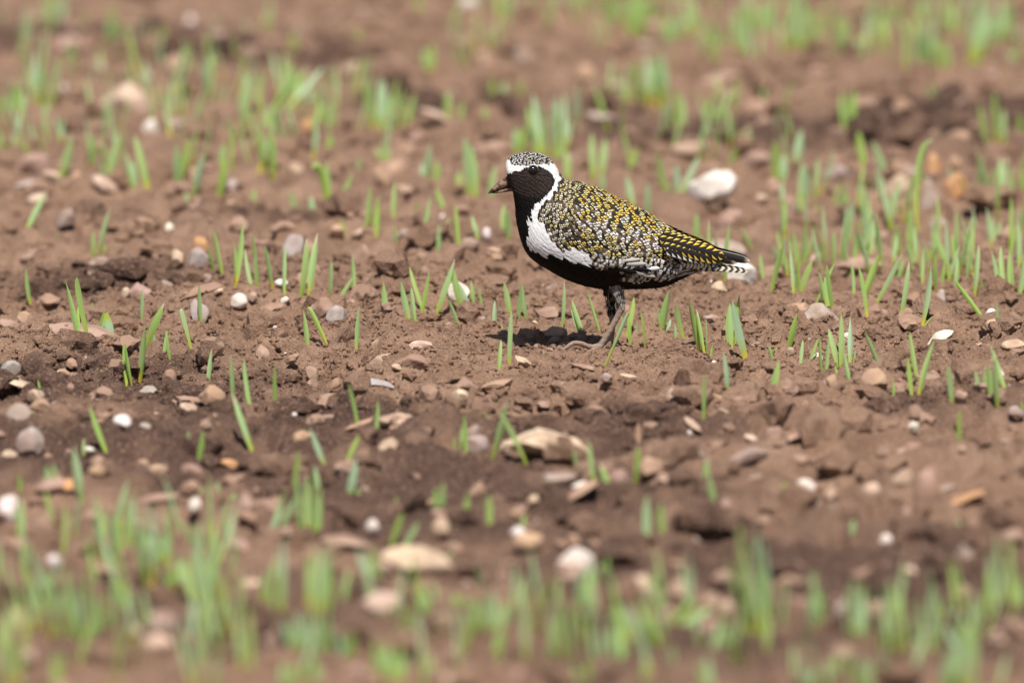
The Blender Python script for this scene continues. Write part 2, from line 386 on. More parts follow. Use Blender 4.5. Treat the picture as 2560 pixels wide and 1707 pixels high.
# ------------------------------------------------------------------ stones: u v width height tone [tilt] ; tones w white, c cream, p pink, t tan, o orange, g grey, s slate, b brown
STONES = {
'L0': '1150 920 640 260 c; 1370 1170 150 120 w; 1620 1160 250 90 g 8; 1750 210 70 60 w; 585 820 50 50 w; 920 650 50 50 w; 1360 710 50 50 w; 1600 600 230 160 t; 700 410 330 120 p; 330 1500 240 110 p',  # the tiny white stones stand in for bright blurred glints
'A': '740 140 340 120 p 40; 1190 90 180 130 p -40; 1950 40 150 90 w; 980 650 400 130 c -4; 1660 1080 400 130 c -25; 480 1180 190 110 o; 2150 1390 280 90 p; 1470 1270 200 100 p; 1910 400 180 90 t; 2080 540 170 90 p',
'B': '1300 260 170 110 p; 1220 450 150 110 g; 680 680 210 130 t; 850 1090 390 120 g -12; 1880 740 490 150 p 14; 2230 1020 270 160 t 10; 1610 1420 360 110 p; 2230 1470 280 120 p; 80 520 180 100 g; 1100 1240 150 80 t; 950 800 220 70 t',
'C': '960 550 230 160 c -35; 480 460 170 90 c -15; 690 460 130 70 t; 340 330 250 120 p; 320 690 190 130 c 20; 590 850 190 150 g 30; 2020 760 260 70 t 30; 1330 910 170 110 t -15; 250 550 250 55 g 8; 1560 920 85 50 w',
'D': '1220 430 310 190 t; 1370 590 190 80 p; 380 390 160 90 c; 230 940 220 110 t 15; 740 960 130 80 t; 930 1010 110 60 c 20; 1370 990 105 80 g; 2120 970 75 65 w; 1720 845 75 45 w; 1960 1120 170 80 g',
'E': '1190 560 240 160 c; 1530 350 150 140 o; 1720 540 200 160 o; 1730 330 120 110 t; 1520 650 220 240 g; 1260 720 150 120 t; 980 670 110 90 t; 200 710 120 90 p; 650 430 250 110 g; 60 540 150 100 p; 2250 980 210 120 t; 1560 880 170 80 g',
'R': '1240 990 200 120 t; 480 680 230 90 p; 1750 950 190 80 p 40; 1180 770 80 70 w; 2050 700 160 80 p',
'BB': '1480 610 500 270 w -8; 1760 1460 300 170 w; 1560 1565 140 70 c; 1650 900 240 140 p; 1960 710 150 70 c 15; 1650 1190 330 120 g',
'T1': '340 330 300 90 p; 1840 320 210 130 s; 1835 205 120 110 o; 1635 330 110 120 c 20; 1850 620 430 120 b 20; 2185 720 165 105 w 10; 2320 700 90 60 c; 2010 630 85 45 c 25; 1280 620 220 100 p; 1150 645 80 70 c; 1000 830 400 90 t 5; 240 890 130 105 t; 90 950 220 95 p; 650 1010 860 110 p; 1840 820 195 160 g; 600 1250 115 55 s; 85 1370 165 155 s -20; 650 1500 65 45 p; 660 1290 95 60 t; 1070 1310 170 80 b; 1560 1410 115 95 t; 450 700 190 70 t; 1690 1535 75 45 s',
'T2': '330 250 200 200 s -15; 960 300 200 140 p; 1520 310 85 45 p; 590 790 260 150 p; 740 830 190 100 s; 1850 625 190 120 w; 1525 1125 205 60 c; 1100 1125 85 75 t; 240 550 110 45 w; 255 720 85 65 w 30; 150 810 260 100 b 10; 340 1270 150 105 t 35; 70 1200 130 90 p; 520 1380 105 85 p; 1150 1280 220 80 c; 1400 1280 330 90 b; 1110 1480 320 85 s -12; 1290 1330 105 50 c -15; 1770 945 75 42 c; 880 740 150 50 p; 560 440 80 75 p',
'T4': '1570 1065 265 120 w 16; 470 830 370 130 g; 840 410 480 100 p; 430 350 70 110 c -50; 1540 240 105 55 w; 1335 700 150 80 t; 1575 690 110 105 g; 1260 830 135 70 t; 1540 900 120 100 b; 2045 830 105 60 w; 2070 930 115 65 c; 2260 1120 190 70 c 8; 1915 1130 105 42 c 20; 960 1460 235 165 t -10; 590 1470 125 110 t; 745 1050 110 55 w; 460 1240 90 65 w; 1225 945 80 40 s; 200 1190 75 65 p; 2130 1400 65 60 w; 2015 1450 55 70 w',
'X3': '865 700 100 95 g 35; 530 770 230 60 c; 1120 690 230 60 c -15; 1510 850 180 90 p; 1680 1150 240 100 c -38; 1950 1010 115 52 c -15; 2200 1240 135 75 c -25; 1860 860 190 65 t -15; 650 590 220 70 p -15; 120 540 190 85 c -32; 290 960 115 42 p; 330 1310 760 220 c -8; 1330 1310 120 52 g 40; 1160 1210 70 120 t; 2150 1440 400 170 g 20; 1270 1510 240 140 t 12; 1850 570 65 55 w; 1630 1220 46 38 w; 1820 145 165 45 g; 400 275 190 85 p; 2080 890 115 42 t; 1660 1300 75 36 w; 290 200 210 55 c -18',
'F': '1940 180 245 120 t; 1370 165 200 70 s; 1740 300 155 55 c; 1120 445 185 120 w -20; 275 610 225 180 g; 370 280 165 90 t; 180 350 235 120 g; 80 740 175 65 c; 200 110 400 75 c -18; 330 190 170 80 c; 645 395 66 45 w; 770 475 130 36 t -15; 905 890 170 95 t -10; 1310 820 140 60 t; 1460 870 160 65 t 8; 1780 890 200 125 p -25; 1765 1040 195 90 t 6; 2110 820 155 85 o -22; 1895 460 110 80 p -15; 1970 400 100 52 t; 450 1075 380 110 p 8; 640 1020 140 90 o 20; 60 1220 170 160 w; 1430 1160 450 130 p 14; 1780 1190 105 85 w; 2240 1180 140 160 p; 2270 1330 210 120 t -25; 370 1390 240 170 p; 820 1310 160 80 t; 1340 475 110 36 g; 830 690 85 40 w -10; 730 1125 85 50 g',
'G': '1860 220 165 130 c 20; 1235 665 195 115 c; 1320 430 420 110 c -6; 925 520 300 45 t 20; 1990 530 145 100 g; 2000 640 215 120 g; 1540 530 150 60 g 15; 410 570 200 80 t 5; 720 90 140 100 t 30; 2200 90 260 75 t 8; 1930 95 230 110 b; 780 865 90 45 c -25; 1080 1390 120 90 w -10; 1690 1290 190 80 p; 1560 1180 400 55 t; 2030 1060 160 110 t; 2310 660 120 75 c; 1700 320 58 36 w -20; 1010 1060 85 48 g -20; 350 365 48 28 w; 1690 1400 140 120 c',
'I': '330 540 330 85 t 15; 60 570 150 150 p -30; 800 880 290 110 t -22; 330 1025 175 90 w; 410 1155 115 90 w; 1240 960 160 130 c; 1450 1030 240 240 b; 1800 1130 400 105 o 25; 1620 1060 200 75 g 15; 1340 475 95 70 w; 2290 350 150 90 s -15; 1770 210 130 100 p 20; 130 290 155 90 t 10; 1785 690 75 45 c; 950 1050 140 85 c; 1270 1270 115 80 p; 590 1220 95 80 g; 430 780 230 48 t 18; 580 1090 150 85 p',
'H': '440 355 275 60 g; 620 435 170 58 w 8; 620 560 460 105 t 32; 1270 290 235 140 t 15; 980 350 220 100 p; 190 560 95 65 c 20; 60 870 145 90 w -12; 160 980 320 95 t; 590 1130 320 170 w; 1180 1370 410 160 c; 1540 1385 210 110 p; 1560 1180 240 85 t -15; 1960 610 105 80 p; 2200 370 170 45 c 18; 750 960 105 60 t; 570 930 125 75 t; 460 980 125 75 t -20; 1690 940 85 55 g; 1940 1310 170 150 p -25; 40 690 120 50 t',
'BL': '1450 1220 310 150 c; 350 170 220 160 p; 500 470 140 110 w; 1600 1430 430 85 g; 2200 310 230 170 p; 270 1350 180 130 p; 150 1000 220 150 p; 950 540 280 70 p; 2300 680 240 60 c',
'J': '1470 500 800 330 c -14; 830 280 530 110 p -5; 1130 870 460 140 c; 220 250 240 90 p; 150 1150 210 150 p; 1850 340 140 70 t; 1330 1180 220 110 p; 1800 1300 150 100 g; 900 1460 180 90 p; 1900 1540 330 120 c',
'K': '1850 820 180 130 p; 1970 910 110 95 c; 1800 1060 150 100 p; 40 1500 200 90 p',
'RB': '880 580 280 110 t; 1080 260 115 80 w; 1310 550 130 90 c -25; 1010 930 230 190 p; 640 830 110 95 p; 2250 240 230 110 p; 1550 170 280 60 c -25; 270 500 95 80 p; 170 650 160 100 t; 1800 720 130 115 t; 1590 460 95 95 t; 1750 960 220 100 g -20; 700 1280 280 90 p',
}
TONE = {'w': (0.74, 0.68, 0.62), 'c': (0.54, 0.405, 0.29), 'p': (0.36, 0.245, 0.19), 't': (0.385, 0.25, 0.16), 'o': (0.56, 0.29, 0.12),
        'g': (0.36, 0.30, 0.265), 's': (0.31, 0.30, 0.29), 'b': (0.29, 0.185, 0.13)}
TNAME = {'w': 'white', 'c': 'cream', 'p': 'pinkish', 't': 'tan', 'o': 'orange', 'g': 'grey', 's': 'slate grey', 'b': 'brown'}
DUST = {'w': .28, 'c': .6, 'p': .95, 't': .95, 'o': .55, 'g': .8, 's': .7, 'b': 1.0}

def ico(sub):
    import bmesh
    bm = bmesh.new(); bmesh.ops.create_icosphere(bm, subdivisions=sub, radius=1.0)
    bm.verts.ensure_lookup_table()
    v = np.array([x.co[:] for x in bm.verts]); f = np.array([[y.index for y in x.verts] for x in bm.faces]); bm.free()
    return v, f
ICO = {k: ico(k) for k in (1, 2, 3, 4)}

def noise3(v, s, seed):
    return (perlin(v[:, 0] * s + 3, v[:, 1] * s + v[:, 2] * s * .7, seed) + perlin(v[:, 1] * s - 5, v[:, 2] * s + v[:, 0] * s * .6, seed + 1)) * .5

def stone_shape(sub, rng, round_=False):
    d, f = ICO[sub]
    r = np.full(len(d), 1.0 if round_ else 1.12)
    for _ in range(9 if round_ else 10):
        n = rng.normal(size=3); n /= np.linalg.norm(n)
        p = rng.uniform(.68, 1.0) if round_ else rng.uniform(.62, .98)
        k = d @ n
        with np.errstate(divide='ignore'):
            r = np.minimum(r, np.where(k > .05, p / np.maximum(k, .05), 9))
    s = int(rng.integers(1, 9999))
    v = d * r[:, None]
    v = v * (1 + .08 * noise3(d, 1.6, s) + .04 * noise3(d, 4.5, s + 5) + .02 * noise3(d, 11.0, s + 9))[:, None]
    lo, hi = v.min(0), v.max(0)
    return (v - (lo + hi) / 2) / ((hi - lo) / 2), f

stones = []
for tile, txt in STONES.items():
    ox, oy, sc = TILE[tile]
    for it in txt.split(';'):
        p = it.split(); u, v, w, h = map(float, p[:4]); tone = p[4]; rot = float(p[5]) if len(p) > 5 else 0.0
        if tile in BLURRED: w *= .95; h *= .95
        else: w *= 1.05; h *= 1.15
        px, py, w, h = ox + u / sc, oy + v / sc, w / sc, h / sc
        rng = np.random.default_rng(int(px * 7 + py * 13))
        B = hit(px, py + h * .5)
        m = np.linalg.norm(B - CAM) / FPX
        W = w * m * 1.16; Hh = h * m * 1.2
        DP = W * rng.uniform(.55, .85)
        rr = abs(math.sin(R(rot)))
        Hs = max(Hh - W * rr * .75, Hh * .45)
        sub = 4 if w > 42 and abs(py - 853) < 330 else (3 if w > 14 else 2)
        sv_, sf = stone_shape(sub, rng, tone == 'w' and w < 60)
        # the part below the soil makes the widest line sit near the ground
        tp = rng.uniform(.05, .45) if w < 100 else rng.uniform(.35, .6)
        sv_[:, :2] *= (1 - tp * (sv_[:, 2:3] + 1) / 2)
        sv_[:, 0] += (sv_[:, 2] + 1) * rng.uniform(-.12, .12)
        sv_ = sv_ * np.array([W / 2, DP / 2, Hs * .62])
        c_, s_ = math.cos(R(rot)), math.sin(R(rot))
        vv = sv_.copy(); vv[:, 0] = sv_[:, 0] * c_ - sv_[:, 2] * s_; vv[:, 2] = sv_[:, 0] * s_ + sv_[:, 2] * c_
        # height of the middle so that the top shows where the photo has it
        C = np.array([B[0], B[1] + DP * .35, 0.0])
        topz = on_plane(px, py - h * .5, C[1])[2]
        C[2] = topz - vv[:, 2].max()
        gz = float(h_macro(C[0], C[1]))
        C[2] = min(max(C[2], gz), gz + .62 * Hs) + .12 * Hs + .0015
        me = new_mesh('stone', vv, sf)
        me.set_sharp_from_angle(angle=R(24 if tone != 'w' else 32))
        k = TONE[tone]; kk = np.array(k) * rng.uniform(.85, 1.12) * np.array([1, rng.uniform(.95, 1.03), rng.uniform(.9, 1.06)])
        color_attr(me, 'tone', np.tile([*kk, 1], (len(vv), 1)))
        at = me.attributes.new('dust', 'FLOAT', 'POINT'); at.data.foreach_set('value', np.full(len(vv), DUST[tone] * rng.uniform(.6, 1), np.float32))
        o = link('stone', me, STONE); o.location = C
        stones.append(dict(o=o, px=px, py=py, w=w, h=h, tone=tone, rot=rot, W=W, x=C[0], y=C[1], asp=w / max(h, 1)))

# ------------------------------------------------------------------ cereal shoots: blades "u0 v0 u1 v1 width flags", a shoot's blades divided by /, shoots by ;
# flags: y yellow foot, p pale withered tip, g bluish, d deep green, o yellowing, m<u>,<v> a bend
SHOOTS = {
'L0': '370 990 400 560 75 / 420 900 400 640 60; 480 190 480 -40 90; 1040 380 1040 100 80; 1880 900 1920 570 85 g; 570 1200 580 1070 70; 1010 760 1000 690 60; 20 1060 30 900 70; 2270 1000 2300 720 85 / 2190 1240 2160 1060 90 o; 180 960 175 890 60 o; 130 1010 110 800 60; 640 560 660 420 60 o; 1480 380 1500 260 60 o',
'A': '160 1160 200 940 80 / 200 950 480 680 75 p; 620 1090 570 920 70; 1130 1190 1140 790 90 g; 1320 1190 1350 880 75; 1770 1080 1770 890 70; 2170 990 2170 760 90 d; 2110 1120 2100 1000 70; 350 470 350 330 80 oy; 1620 620 1620 430 70 oy; 2250 180 2240 -60 100 o; 930 430 930 300 60 o; 400 940 410 780 60 d; 80 300 70 180 60 o; 1500 90 1480 -20 70 o',
'B': '1040 300 1080 -40 95 / 960 260 980 0 80 / 1120 280 1180 20 70; 1500 380 1490 160 80; 2110 500 2110 130 90 y / 2150 470 2180 60 70; 1830 430 1830 200 75 p; 350 200 330 60 80 o; 1250 920 1230 570 85 gy / 1400 920 1370 560 90 gy / 1330 920 1320 620 70 y; 1530 1190 1510 890 70 oy; 1760 1180 1820 940 70; 260 1400 190 970 75 g / 300 1400 300 1100 60; 470 1400 480 950 75 g / 430 1540 480 1360 80; 600 120 600 -30 70; 90 900 60 760 60 d; 2290 260 2300 40 80; 1650 300 1640 80 70 o; 100 1360 130 1200 60 d; 2090 1370 2090 1240 70 o; 180 160 170 20 70 o; 780 120 770 -30 70 o',
'R': '210 480 260 70 95 g / 300 430 230 60 80 g / 460 570 400 150 90 y; 1060 350 1040 150 75; 1260 640 1270 290 75 p; 1440 620 1430 250 80 / 1600 640 1530 360 80 d; 1850 570 1920 30 95 g / 1890 500 1960 200 70; 2170 400 2140 30 75 p; 880 500 870 330 65 o; 1680 330 1690 50 75; 790 1170 800 880 65 o; 1560 980 1540 810 70; 2115 1310 2080 930 80 y; 620 330 640 130 70; 40 300 60 60 70; 1360 330 1340 180 60 d; 2280 600 2290 420 60 o; 1010 480 990 340 60 o; 700 480 690 300 60; 1180 200 1190 20 70 o; 2300 1220 2310 1080 60 o; 1500 180 1520 0 70; 840 150 830 -20 70',
'C': '550 450 660 80 70 p; 840 340 870 80 60; 980 500 1100 60 65 / 950 450 930 300 50; 1230 560 1150 210 60 / 1250 550 1220 310 60 g; 1370 570 1240 70 70 y; 1640 600 1620 140 70 / 1660 420 1730 80 60 d; 1790 620 1880 220 65 g; 1730 650 1700 590 40 y; 2010 620 2090 280 65 d / 2050 330 2060 130 60; 2180 730 2180 580 65 oy; 2320 700 2330 560 45; 220 950 430 580 55 p; 840 1170 850 930 48 y / 890 1170 1010 720 46 p; 960 1110 970 1070 35; 530 1030 530 980 40 o; 240 230 230 120 50 o; 1600 1130 1595 1090 35 o',
'D': '150 450 130 -30 85 / 60 360 40 0 70; 690 260 690 50 65 o; 660 760 510 370 65 d m600,420 / 670 750 655 290 65 p / 700 860 890 410 58; 370 740 320 580 50; 510 750 510 630 60 gp; 940 500 950 270 50; 1280 360 1090 190 60; 1580 480 1600 150 65 g / 1560 460 1520 320 55 g; 1660 480 1665 300 55; 1740 750 1650 540 50; 1840 630 1870 390 58; 1960 650 1920 80 75 / 2010 640 1970 150 75; 2040 520 2110 400 42; 2130 690 2200 330 62; 1010 940 1050 520 48 / 1060 900 1130 620 48 d / 1110 970 1130 700 52 d; 850 760 840 640 40 d; 1270 870 1280 480 48; 1280 1050 1280 880 35 y; 1430 840 1500 680 46; 1510 1060 1600 620 48; 1680 1150 1690 880 55 y; 1780 950 1770 830 40 oy; 1870 1130 1830 700 50 d; 2040 980 1980 800 45; 2260 960 2280 700 48 y / 2320 1030 2300 750 55; 820 950 780 840 40 o; 250 240 260 90 60',
'E': '60 460 60 90 75 / 130 590 150 230 70 g; 260 330 310 10 80 g; 340 700 345 350 72 g; 900 360 830 30 65 o; 1110 500 960 110 66; 1385 930 1530 110 62 m1395,330 p; 620 810 740 490 48; 720 780 730 610 42; 890 860 845 440 46 y; 1140 860 1090 620 55 g; 1295 930 1290 770 55 o; 2000 620 1920 210 66 / 2110 630 2140 270 72; 2250 700 2240 340 64; 2060 1050 2060 810 46 / 2100 1000 2140 850 40; 2340 600 2335 360 55 d; 450 770 450 700 40 o; 1200 640 1180 560 50',
'BB': '330 480 310 40 66 / 390 460 440 90 66; 420 610 420 440 55; 690 440 760 190 64 o; 720 730 650 460 60 g; 870 850 860 530 66 g; 1030 620 950 220 62 / 1060 620 1050 520 44; 1140 640 1140 360 62 g / 1170 650 1370 280 52 g; 1540 440 1560 370 60; 1335 1090 1340 840 60; 1480 1550 1460 880 40 p y / 1520 1550 1530 1020 38 p y; 1400 1110 1390 1060 36; 1610 1550 1660 930 52 y; 1750 1560 1740 1200 24 y; 1900 1190 1780 970 46; 2000 1510 1960 1230 42; 2130 1240 2080 1160 44; 1660 370 1740 190 56 o; 80 470 70 230 66',
'T1': '290 725 240 395 40 y; 735 1130 605 530 52 m690,900 / 740 1135 715 760 40 d / 835 1130 705 485 58 m740,720; 860 1050 965 780 30 d / 970 800 1010 1075 105 g; 1300 880 1310 590 34; 1285 1415 1330 940 66 y / 1350 1060 1510 720 70 p; 1770 1165 1655 785 44 m1690,880 p; 1855 920 1830 540 42; 1165 1435 1135 1070 46 d / 1215 1460 1145 1080 38; 1505 1165 1535 970 40 / 1570 1225 1530 1000 32; 1910 1505 1945 1140 42 y; 2145 590 2230 -20 58 y / 2165 480 2150 180 40 y; 2050 460 1955 45 42 / 1975 430 1910 200 34 d; 2330 595 2250 225 44 y; 2355 500 2310 80 32; 1040 1380 920 1335 34; 370 1535 345 1430 26; 1425 1090 1410 1000 32 g; 580 700 575 620 52; 850 750 850 710 26',
'T2': '20 590 -5 200 44 y; 150 560 80 190 42 y; 260 670 265 190 40; 395 705 465 130 60 p / 480 695 565 80 68 y p; 660 670 690 330 38 y; 745 690 910 465 38 y; 900 625 880 270 44 y; 475 1170 435 790 46 y; 670 1110 475 780 46 d m530,850; 925 1170 950 750 44 y; 1210 850 1170 530 55; 1420 890 1330 520 56; 1470 895 1425 580 48; 1560 800 1410 390 40 / 1500 830 1590 420 40; 1640 810 1825 320 58 p; 1920 810 1800 370 64 p / 1980 760 1860 540 46 g; 1870 915 1765 690 38; 2005 720 1975 510 44; 2070 720 2040 580 26; 2230 1345 2250 1060 38; 2270 980 2250 920 30',
'Lg': '80 1475 115 600 74 y; 100 640 -5 140 90; 180 850 270 140 76 y / 380 750 280 180 72 y; -140 880 -140 440 75 g; 885 885 930 120 56 p; 1195 935 1030 550 44; 1265 955 1045 430 70; 1515 920 1290 270 48; 1385 895 1360 820 40; 1520 1470 1915 630 62 m1830,850 g p; 1950 1070 1920 690 66 d / 1890 960 2010 385 78 d / 1840 790 1795 620 22 d; 1775 980 1775 780 42; 2065 940 2065 740 40 y; 2180 1120 2115 600 48 d; 1445 1480 1430 1370 36; 610 1330 615 1200 30 p; 1750 1020 1680 985 40 d',  # deep green right of the leg is the bird's shade put into colour
'BZ': '1380 1350 1432 1060 62 / 1365 1290 1350 1190 18 / 1415 1330 1442 1270 28 g; 1470 1380 1470 1300 28 g; 1550 1425 1480 1170 36 p m1500,1260; 1650 1480 1575 1135 48 y / 1690 1500 1630 1200 28 p / 1700 1490 1700 1260 14; 1885 1500 1872 1150 60 y / 1915 1480 1942 1090 34 d / 2000 1555 1888 1140 62 gy; 1738 1520 1748 1460 22; 1800 1440 1800 1400 20 d',
'T4': '20 650 155 140 48 p; 240 630 205 230 46 / 275 635 285 240 34 d / 285 610 405 330 58; 405 755 610 360 40; 545 750 460 420 38 / 565 750 520 480 42 / 605 785 540 370 46; 785 645 765 350 34; 865 660 1020 270 72 d; 910 840 835 395 44 y; 960 740 1235 270 46 p; 1205 865 1295 345 48 p; 1400 930 1495 390 54 gy / 1405 935 1520 840 26 d; 2020 880 1705 510 44 d; 1890 655 1935 190 50 y; 1715 615 1740 290 44; 2125 1010 2100 715 34; 180 1135 265 820 62 d; 40 1240 5 1110 34 / 50 1200 75 1120 28; 295 1290 320 1060 34 y; 365 1285 465 1040 34; 490 1360 475 1020 34 / 530 1370 560 1040 38 y; 650 1320 555 960 58 / 660 1330 670 815 56; 755 1280 755 860 54 gy; 755 1440 700 1170 48; 640 1420 610 1280 30 y; 775 1340 800 1150 26; 1070 1410 885 985 42; 1385 1440 1300 985 44 y; 1325 1560 1280 1210 44 d; 1380 1580 1530 1060 56 y; 1145 1540 1145 1430 30; 290 360 235 60 56 / 320 360 340 0 62; 480 350 475 120 46; 595 340 600 60 48; 650 380 745 -140 60; 790 350 830 40 52 p; 850 330 950 -120 42; 890 340 900 180 38 d; 1045 410 980 -90 50 p; 1000 230 920 120 40; 1140 300 1190 0 58; 1340 400 1270 170 52 / 1370 320 1345 30 52; 1190 500 1240 330 42; 1420 540 1430 210 38; 1540 585 1535 290 46 y / 1580 560 1620 330 34 d; 1690 390 1505 50 52 / 1710 330 1690 80 44 d; 1830 500 1850 220 42; 2150 655 2050 240 46 / 2190 655 2140 200 56 y / 2220 655 2210 240 34 / 2260 620 2230 270 36 p; 2290 660 2350 330 56; 1955 640 1965 500 28; 1730 290 1720 -140 44 y; 1510 330 1475 220 44 d',
'I': '1690 265 1650 -107 58; 20 200 100 -157 70; 1965 170 1900 -57 44 y / 2000 150 1975 -67 38; 2050 210 2015 -117 64 / 2115 300 2090 -167 58 y; 2205 140 2045 -292 46; 1760 640 1765 290 44 d; 135 235 130 175 30; 170 1180 150 970 66 d; 790 1430 790 1310 56; 1735 150 1725 90 26; 2335 270 2330 230 30 o; 1755 1500 1755 1310 56',
'F': '2135 240 2115 -197 46; 2320 320 2240 -157 44 y / 2270 360 2250 140 36; 1000 700 820 260 52; 2335 680 2140 160 60 p; 1810 790 1865 490 54 y; 1735 550 1730 490 28; 770 690 770 570 34; 295 390 295 310 34; 420 1010 425 820 56 / 500 1020 490 800 52; 755 1120 675 640 74 g; 170 1050 175 900 44 o; 195 1540 190 1110 76; 1820 1180 1850 1010 48; 2010 1150 2000 960 52 / 2110 1280 2150 1070 74',
'BL': '1060 490 1000 60 76 g / 1120 430 1090 70 58 d; 1200 320 1230 -60 76 g; 1400 640 1390 50 76 gy / 1510 380 1480 220 56; 1670 350 1660 130 66; 1900 720 1960 170 82 d / 1980 800 1930 300 72 / 1850 750 1760 440 72 y; 450 850 280 420 70 g / 340 1160 320 760 82; 660 1100 610 620 84 / 700 1560 660 950 90 g / 880 1550 780 700 88; 920 1050 960 800 70; 1110 890 1110 660 66 d; 1340 1080 1270 950 60; 1790 1330 1770 800 76 gy; 2230 1500 2150 960 72 y; 110 1050 100 880 56; 100 1500 80 1200 76 o; 10 600 0 350 44; 540 1540 580 1320 66 o; 1600 640 1590 480 60 o',
'J': '490 240 470 -218 78; 110 220 270 -128 58; 250 940 250 360 74 gy; 430 640 440 550 54 o; 590 930 640 400 72 y; 1230 300 1350 60 62 d; 1160 730 1060 390 66; 1590 900 1500 680 84 d / 1640 1180 1590 900 74; 1790 470 1780 380 60; 420 1230 370 960 72 g / 560 1330 560 960 88 / 670 1320 650 950 70; 880 1290 880 1130 76 o; 1100 1420 1100 1200 76 d; 1320 1490 1320 1250 74 oy; 2160 1060 2160 760 78 g; 1960 1100 2000 860 70 y; 1850 920 1860 770 54 d; 540 1560 530 1330 80; 260 1560 250 1400 74; 1590 1480 1600 1340 80; 1420 1060 1430 880 60 o; 2300 1010 2320 860 66; 1210 1080 1200 920 60 o',
'G': '200 350 175 -117 40 y; 940 470 850 70 38; 1080 560 1120 230 46 y; 640 800 490 470 56 g; 800 830 950 540 46 d; 840 1100 920 750 72 g; 340 1010 390 680 50 o; 570 1060 540 820 58 y; 960 1150 930 1020 46; 1650 1240 1640 1030 54 y; 1720 1240 1720 960 54; 1940 1330 1950 1060 60 d; 2150 1360 2140 1090 60; 1890 710 1880 470 48 / 1940 730 1915 340 46 y; 2165 765 2330 200 60 p; 1825 690 1820 550 24; 1735 255 1740 190 30; 2120 380 2110 330 20; 1630 760 1625 710 28 o; 1300 1200 1290 1110 56 d',
'X3': '140 1435 -135 946 42; 1760 1065 1765 635 46; 1985 800 1945 440 55 g; 600 1540 560 1320 42 y',
'H': '890 410 805 220 54 p; 765 380 700 0 42 y; 1120 380 1160 50 50 d; 1770 590 1790 140 64 p; 1880 640 1810 300 60; 1250 950 1240 500 70 g / 1390 890 1365 560 64; 110 790 110 670 42',
'K': '600 930 620 570 82 g; 140 1350 120 750 76 y; 480 1340 420 880 84; 870 640 870 450 66; 830 1400 810 1070 78 g / 1040 1500 1020 1050 86; 1290 1180 1150 850 66 y / 1060 1060 950 850 62; 1400 1030 1720 830 56 p; 2230 1100 2090 290 80 y / 2290 1130 2260 350 84 g / 2420 1010 2310 400 74 g; 1960 1260 2010 1080 80 g; 1470 1370 1460 1230 76; 1830 1570 1790 1370 90 g; 700 1560 690 1380 70 o; 1220 1560 1210 1420 70 o',
'RB': '430 1140 430 640 82 y; 800 1150 790 700 66; 1200 1290 1110 720 90 p / 1500 1340 1490 800 84 gy / 1380 1300 1370 1060 66 y; 1830 1250 1780 960 76; 2170 880 2090 320 72 y; 900 1580 880 1380 90 g; 300 1580 300 1420 80 g; 1660 1580 1680 1300 80; 1800 1580 1790 1160 76 g; 620 1520 640 1330 70; 2320 860 2310 640 60; 1060 1540 1080 1400 70 o',
}

def blade_mesh(path, w, tint, yaw, fold=.22, nseg=9, sink=True):
    """one leaf: a narrow keel-folded ribbon along a curved path"""
    P = [np.array(p) for p in path]
    if len(P) == 2:
        P = [P[0], (P[0] + P[1]) / 2 + np.array([0, 0, .0]), P[1]]
    t = np.linspace(0, 1, nseg + 1)
    if len(path) == 3:   # through the bend
        a = 2 * P[1] - (P[0] + P[2]) / 2
        C = (1 - t)[:, None] ** 2 * P[0] + 2 * ((1 - t) * t)[:, None] * a + t[:, None] ** 2 * P[2]
    else:
        L = np.linalg.norm(P[2] - P[0])
        bow = np.array([random.uniform(-.05, .05), random.uniform(-.10, .06), .02]) * L
        C = (1 - t)[:, None] ** 2 * P[0] + 2 * ((1 - t) * t)[:, None] * (P[1] + bow) + t[:, None] ** 2 * P[2]
    T = np.gradient(C, axis=0); T /= np.linalg.norm(T, axis=1)[:, None]
    view = FWD * math.cos(yaw) + RGT * math.sin(yaw)
    if random.random() < .6: prof = np.interp(t, [0, .15, .35, .55, .75, .9, 1], [.42, .52, .84, 1.0, .78, .36, .03])
    else: prof = np.interp(t, [0, .2, .45, .7, .88, .96, 1], [.52, .68, .92, .94, .62, .30, .06])
    V, UV = [], []
    for i in range(nseg + 1):
        tw = view + RGT * .25 * (t[i] - .5) * math.sin(yaw * 3 + 1)
        S = np.cross(T[i], tw); S /= np.linalg.norm(S)
        N = np.cross(S, T[i])
        hw = w * .5 * prof[i]
        for j in (-1, -.5, 0, .5, 1):
            V.append(C[i] + S * hw * j + N * (hw * fold * 2 * (abs(j) - .5)))
            UV.append((j, t[i]))
    F = [[i * 5 + j, i * 5 + j + 1, i * 5 + j + 6, i * 5 + j + 5] for i in range(nseg) for j in range(4)]
    me = new_mesh('blade', np.array(V), np.array(F))
    uv_attr(me, 'along', UV); color_attr(me, 'tint', np.tile([*tint, 1], (len(V), 1)))
    me.materials.append(LEAF)
    return me

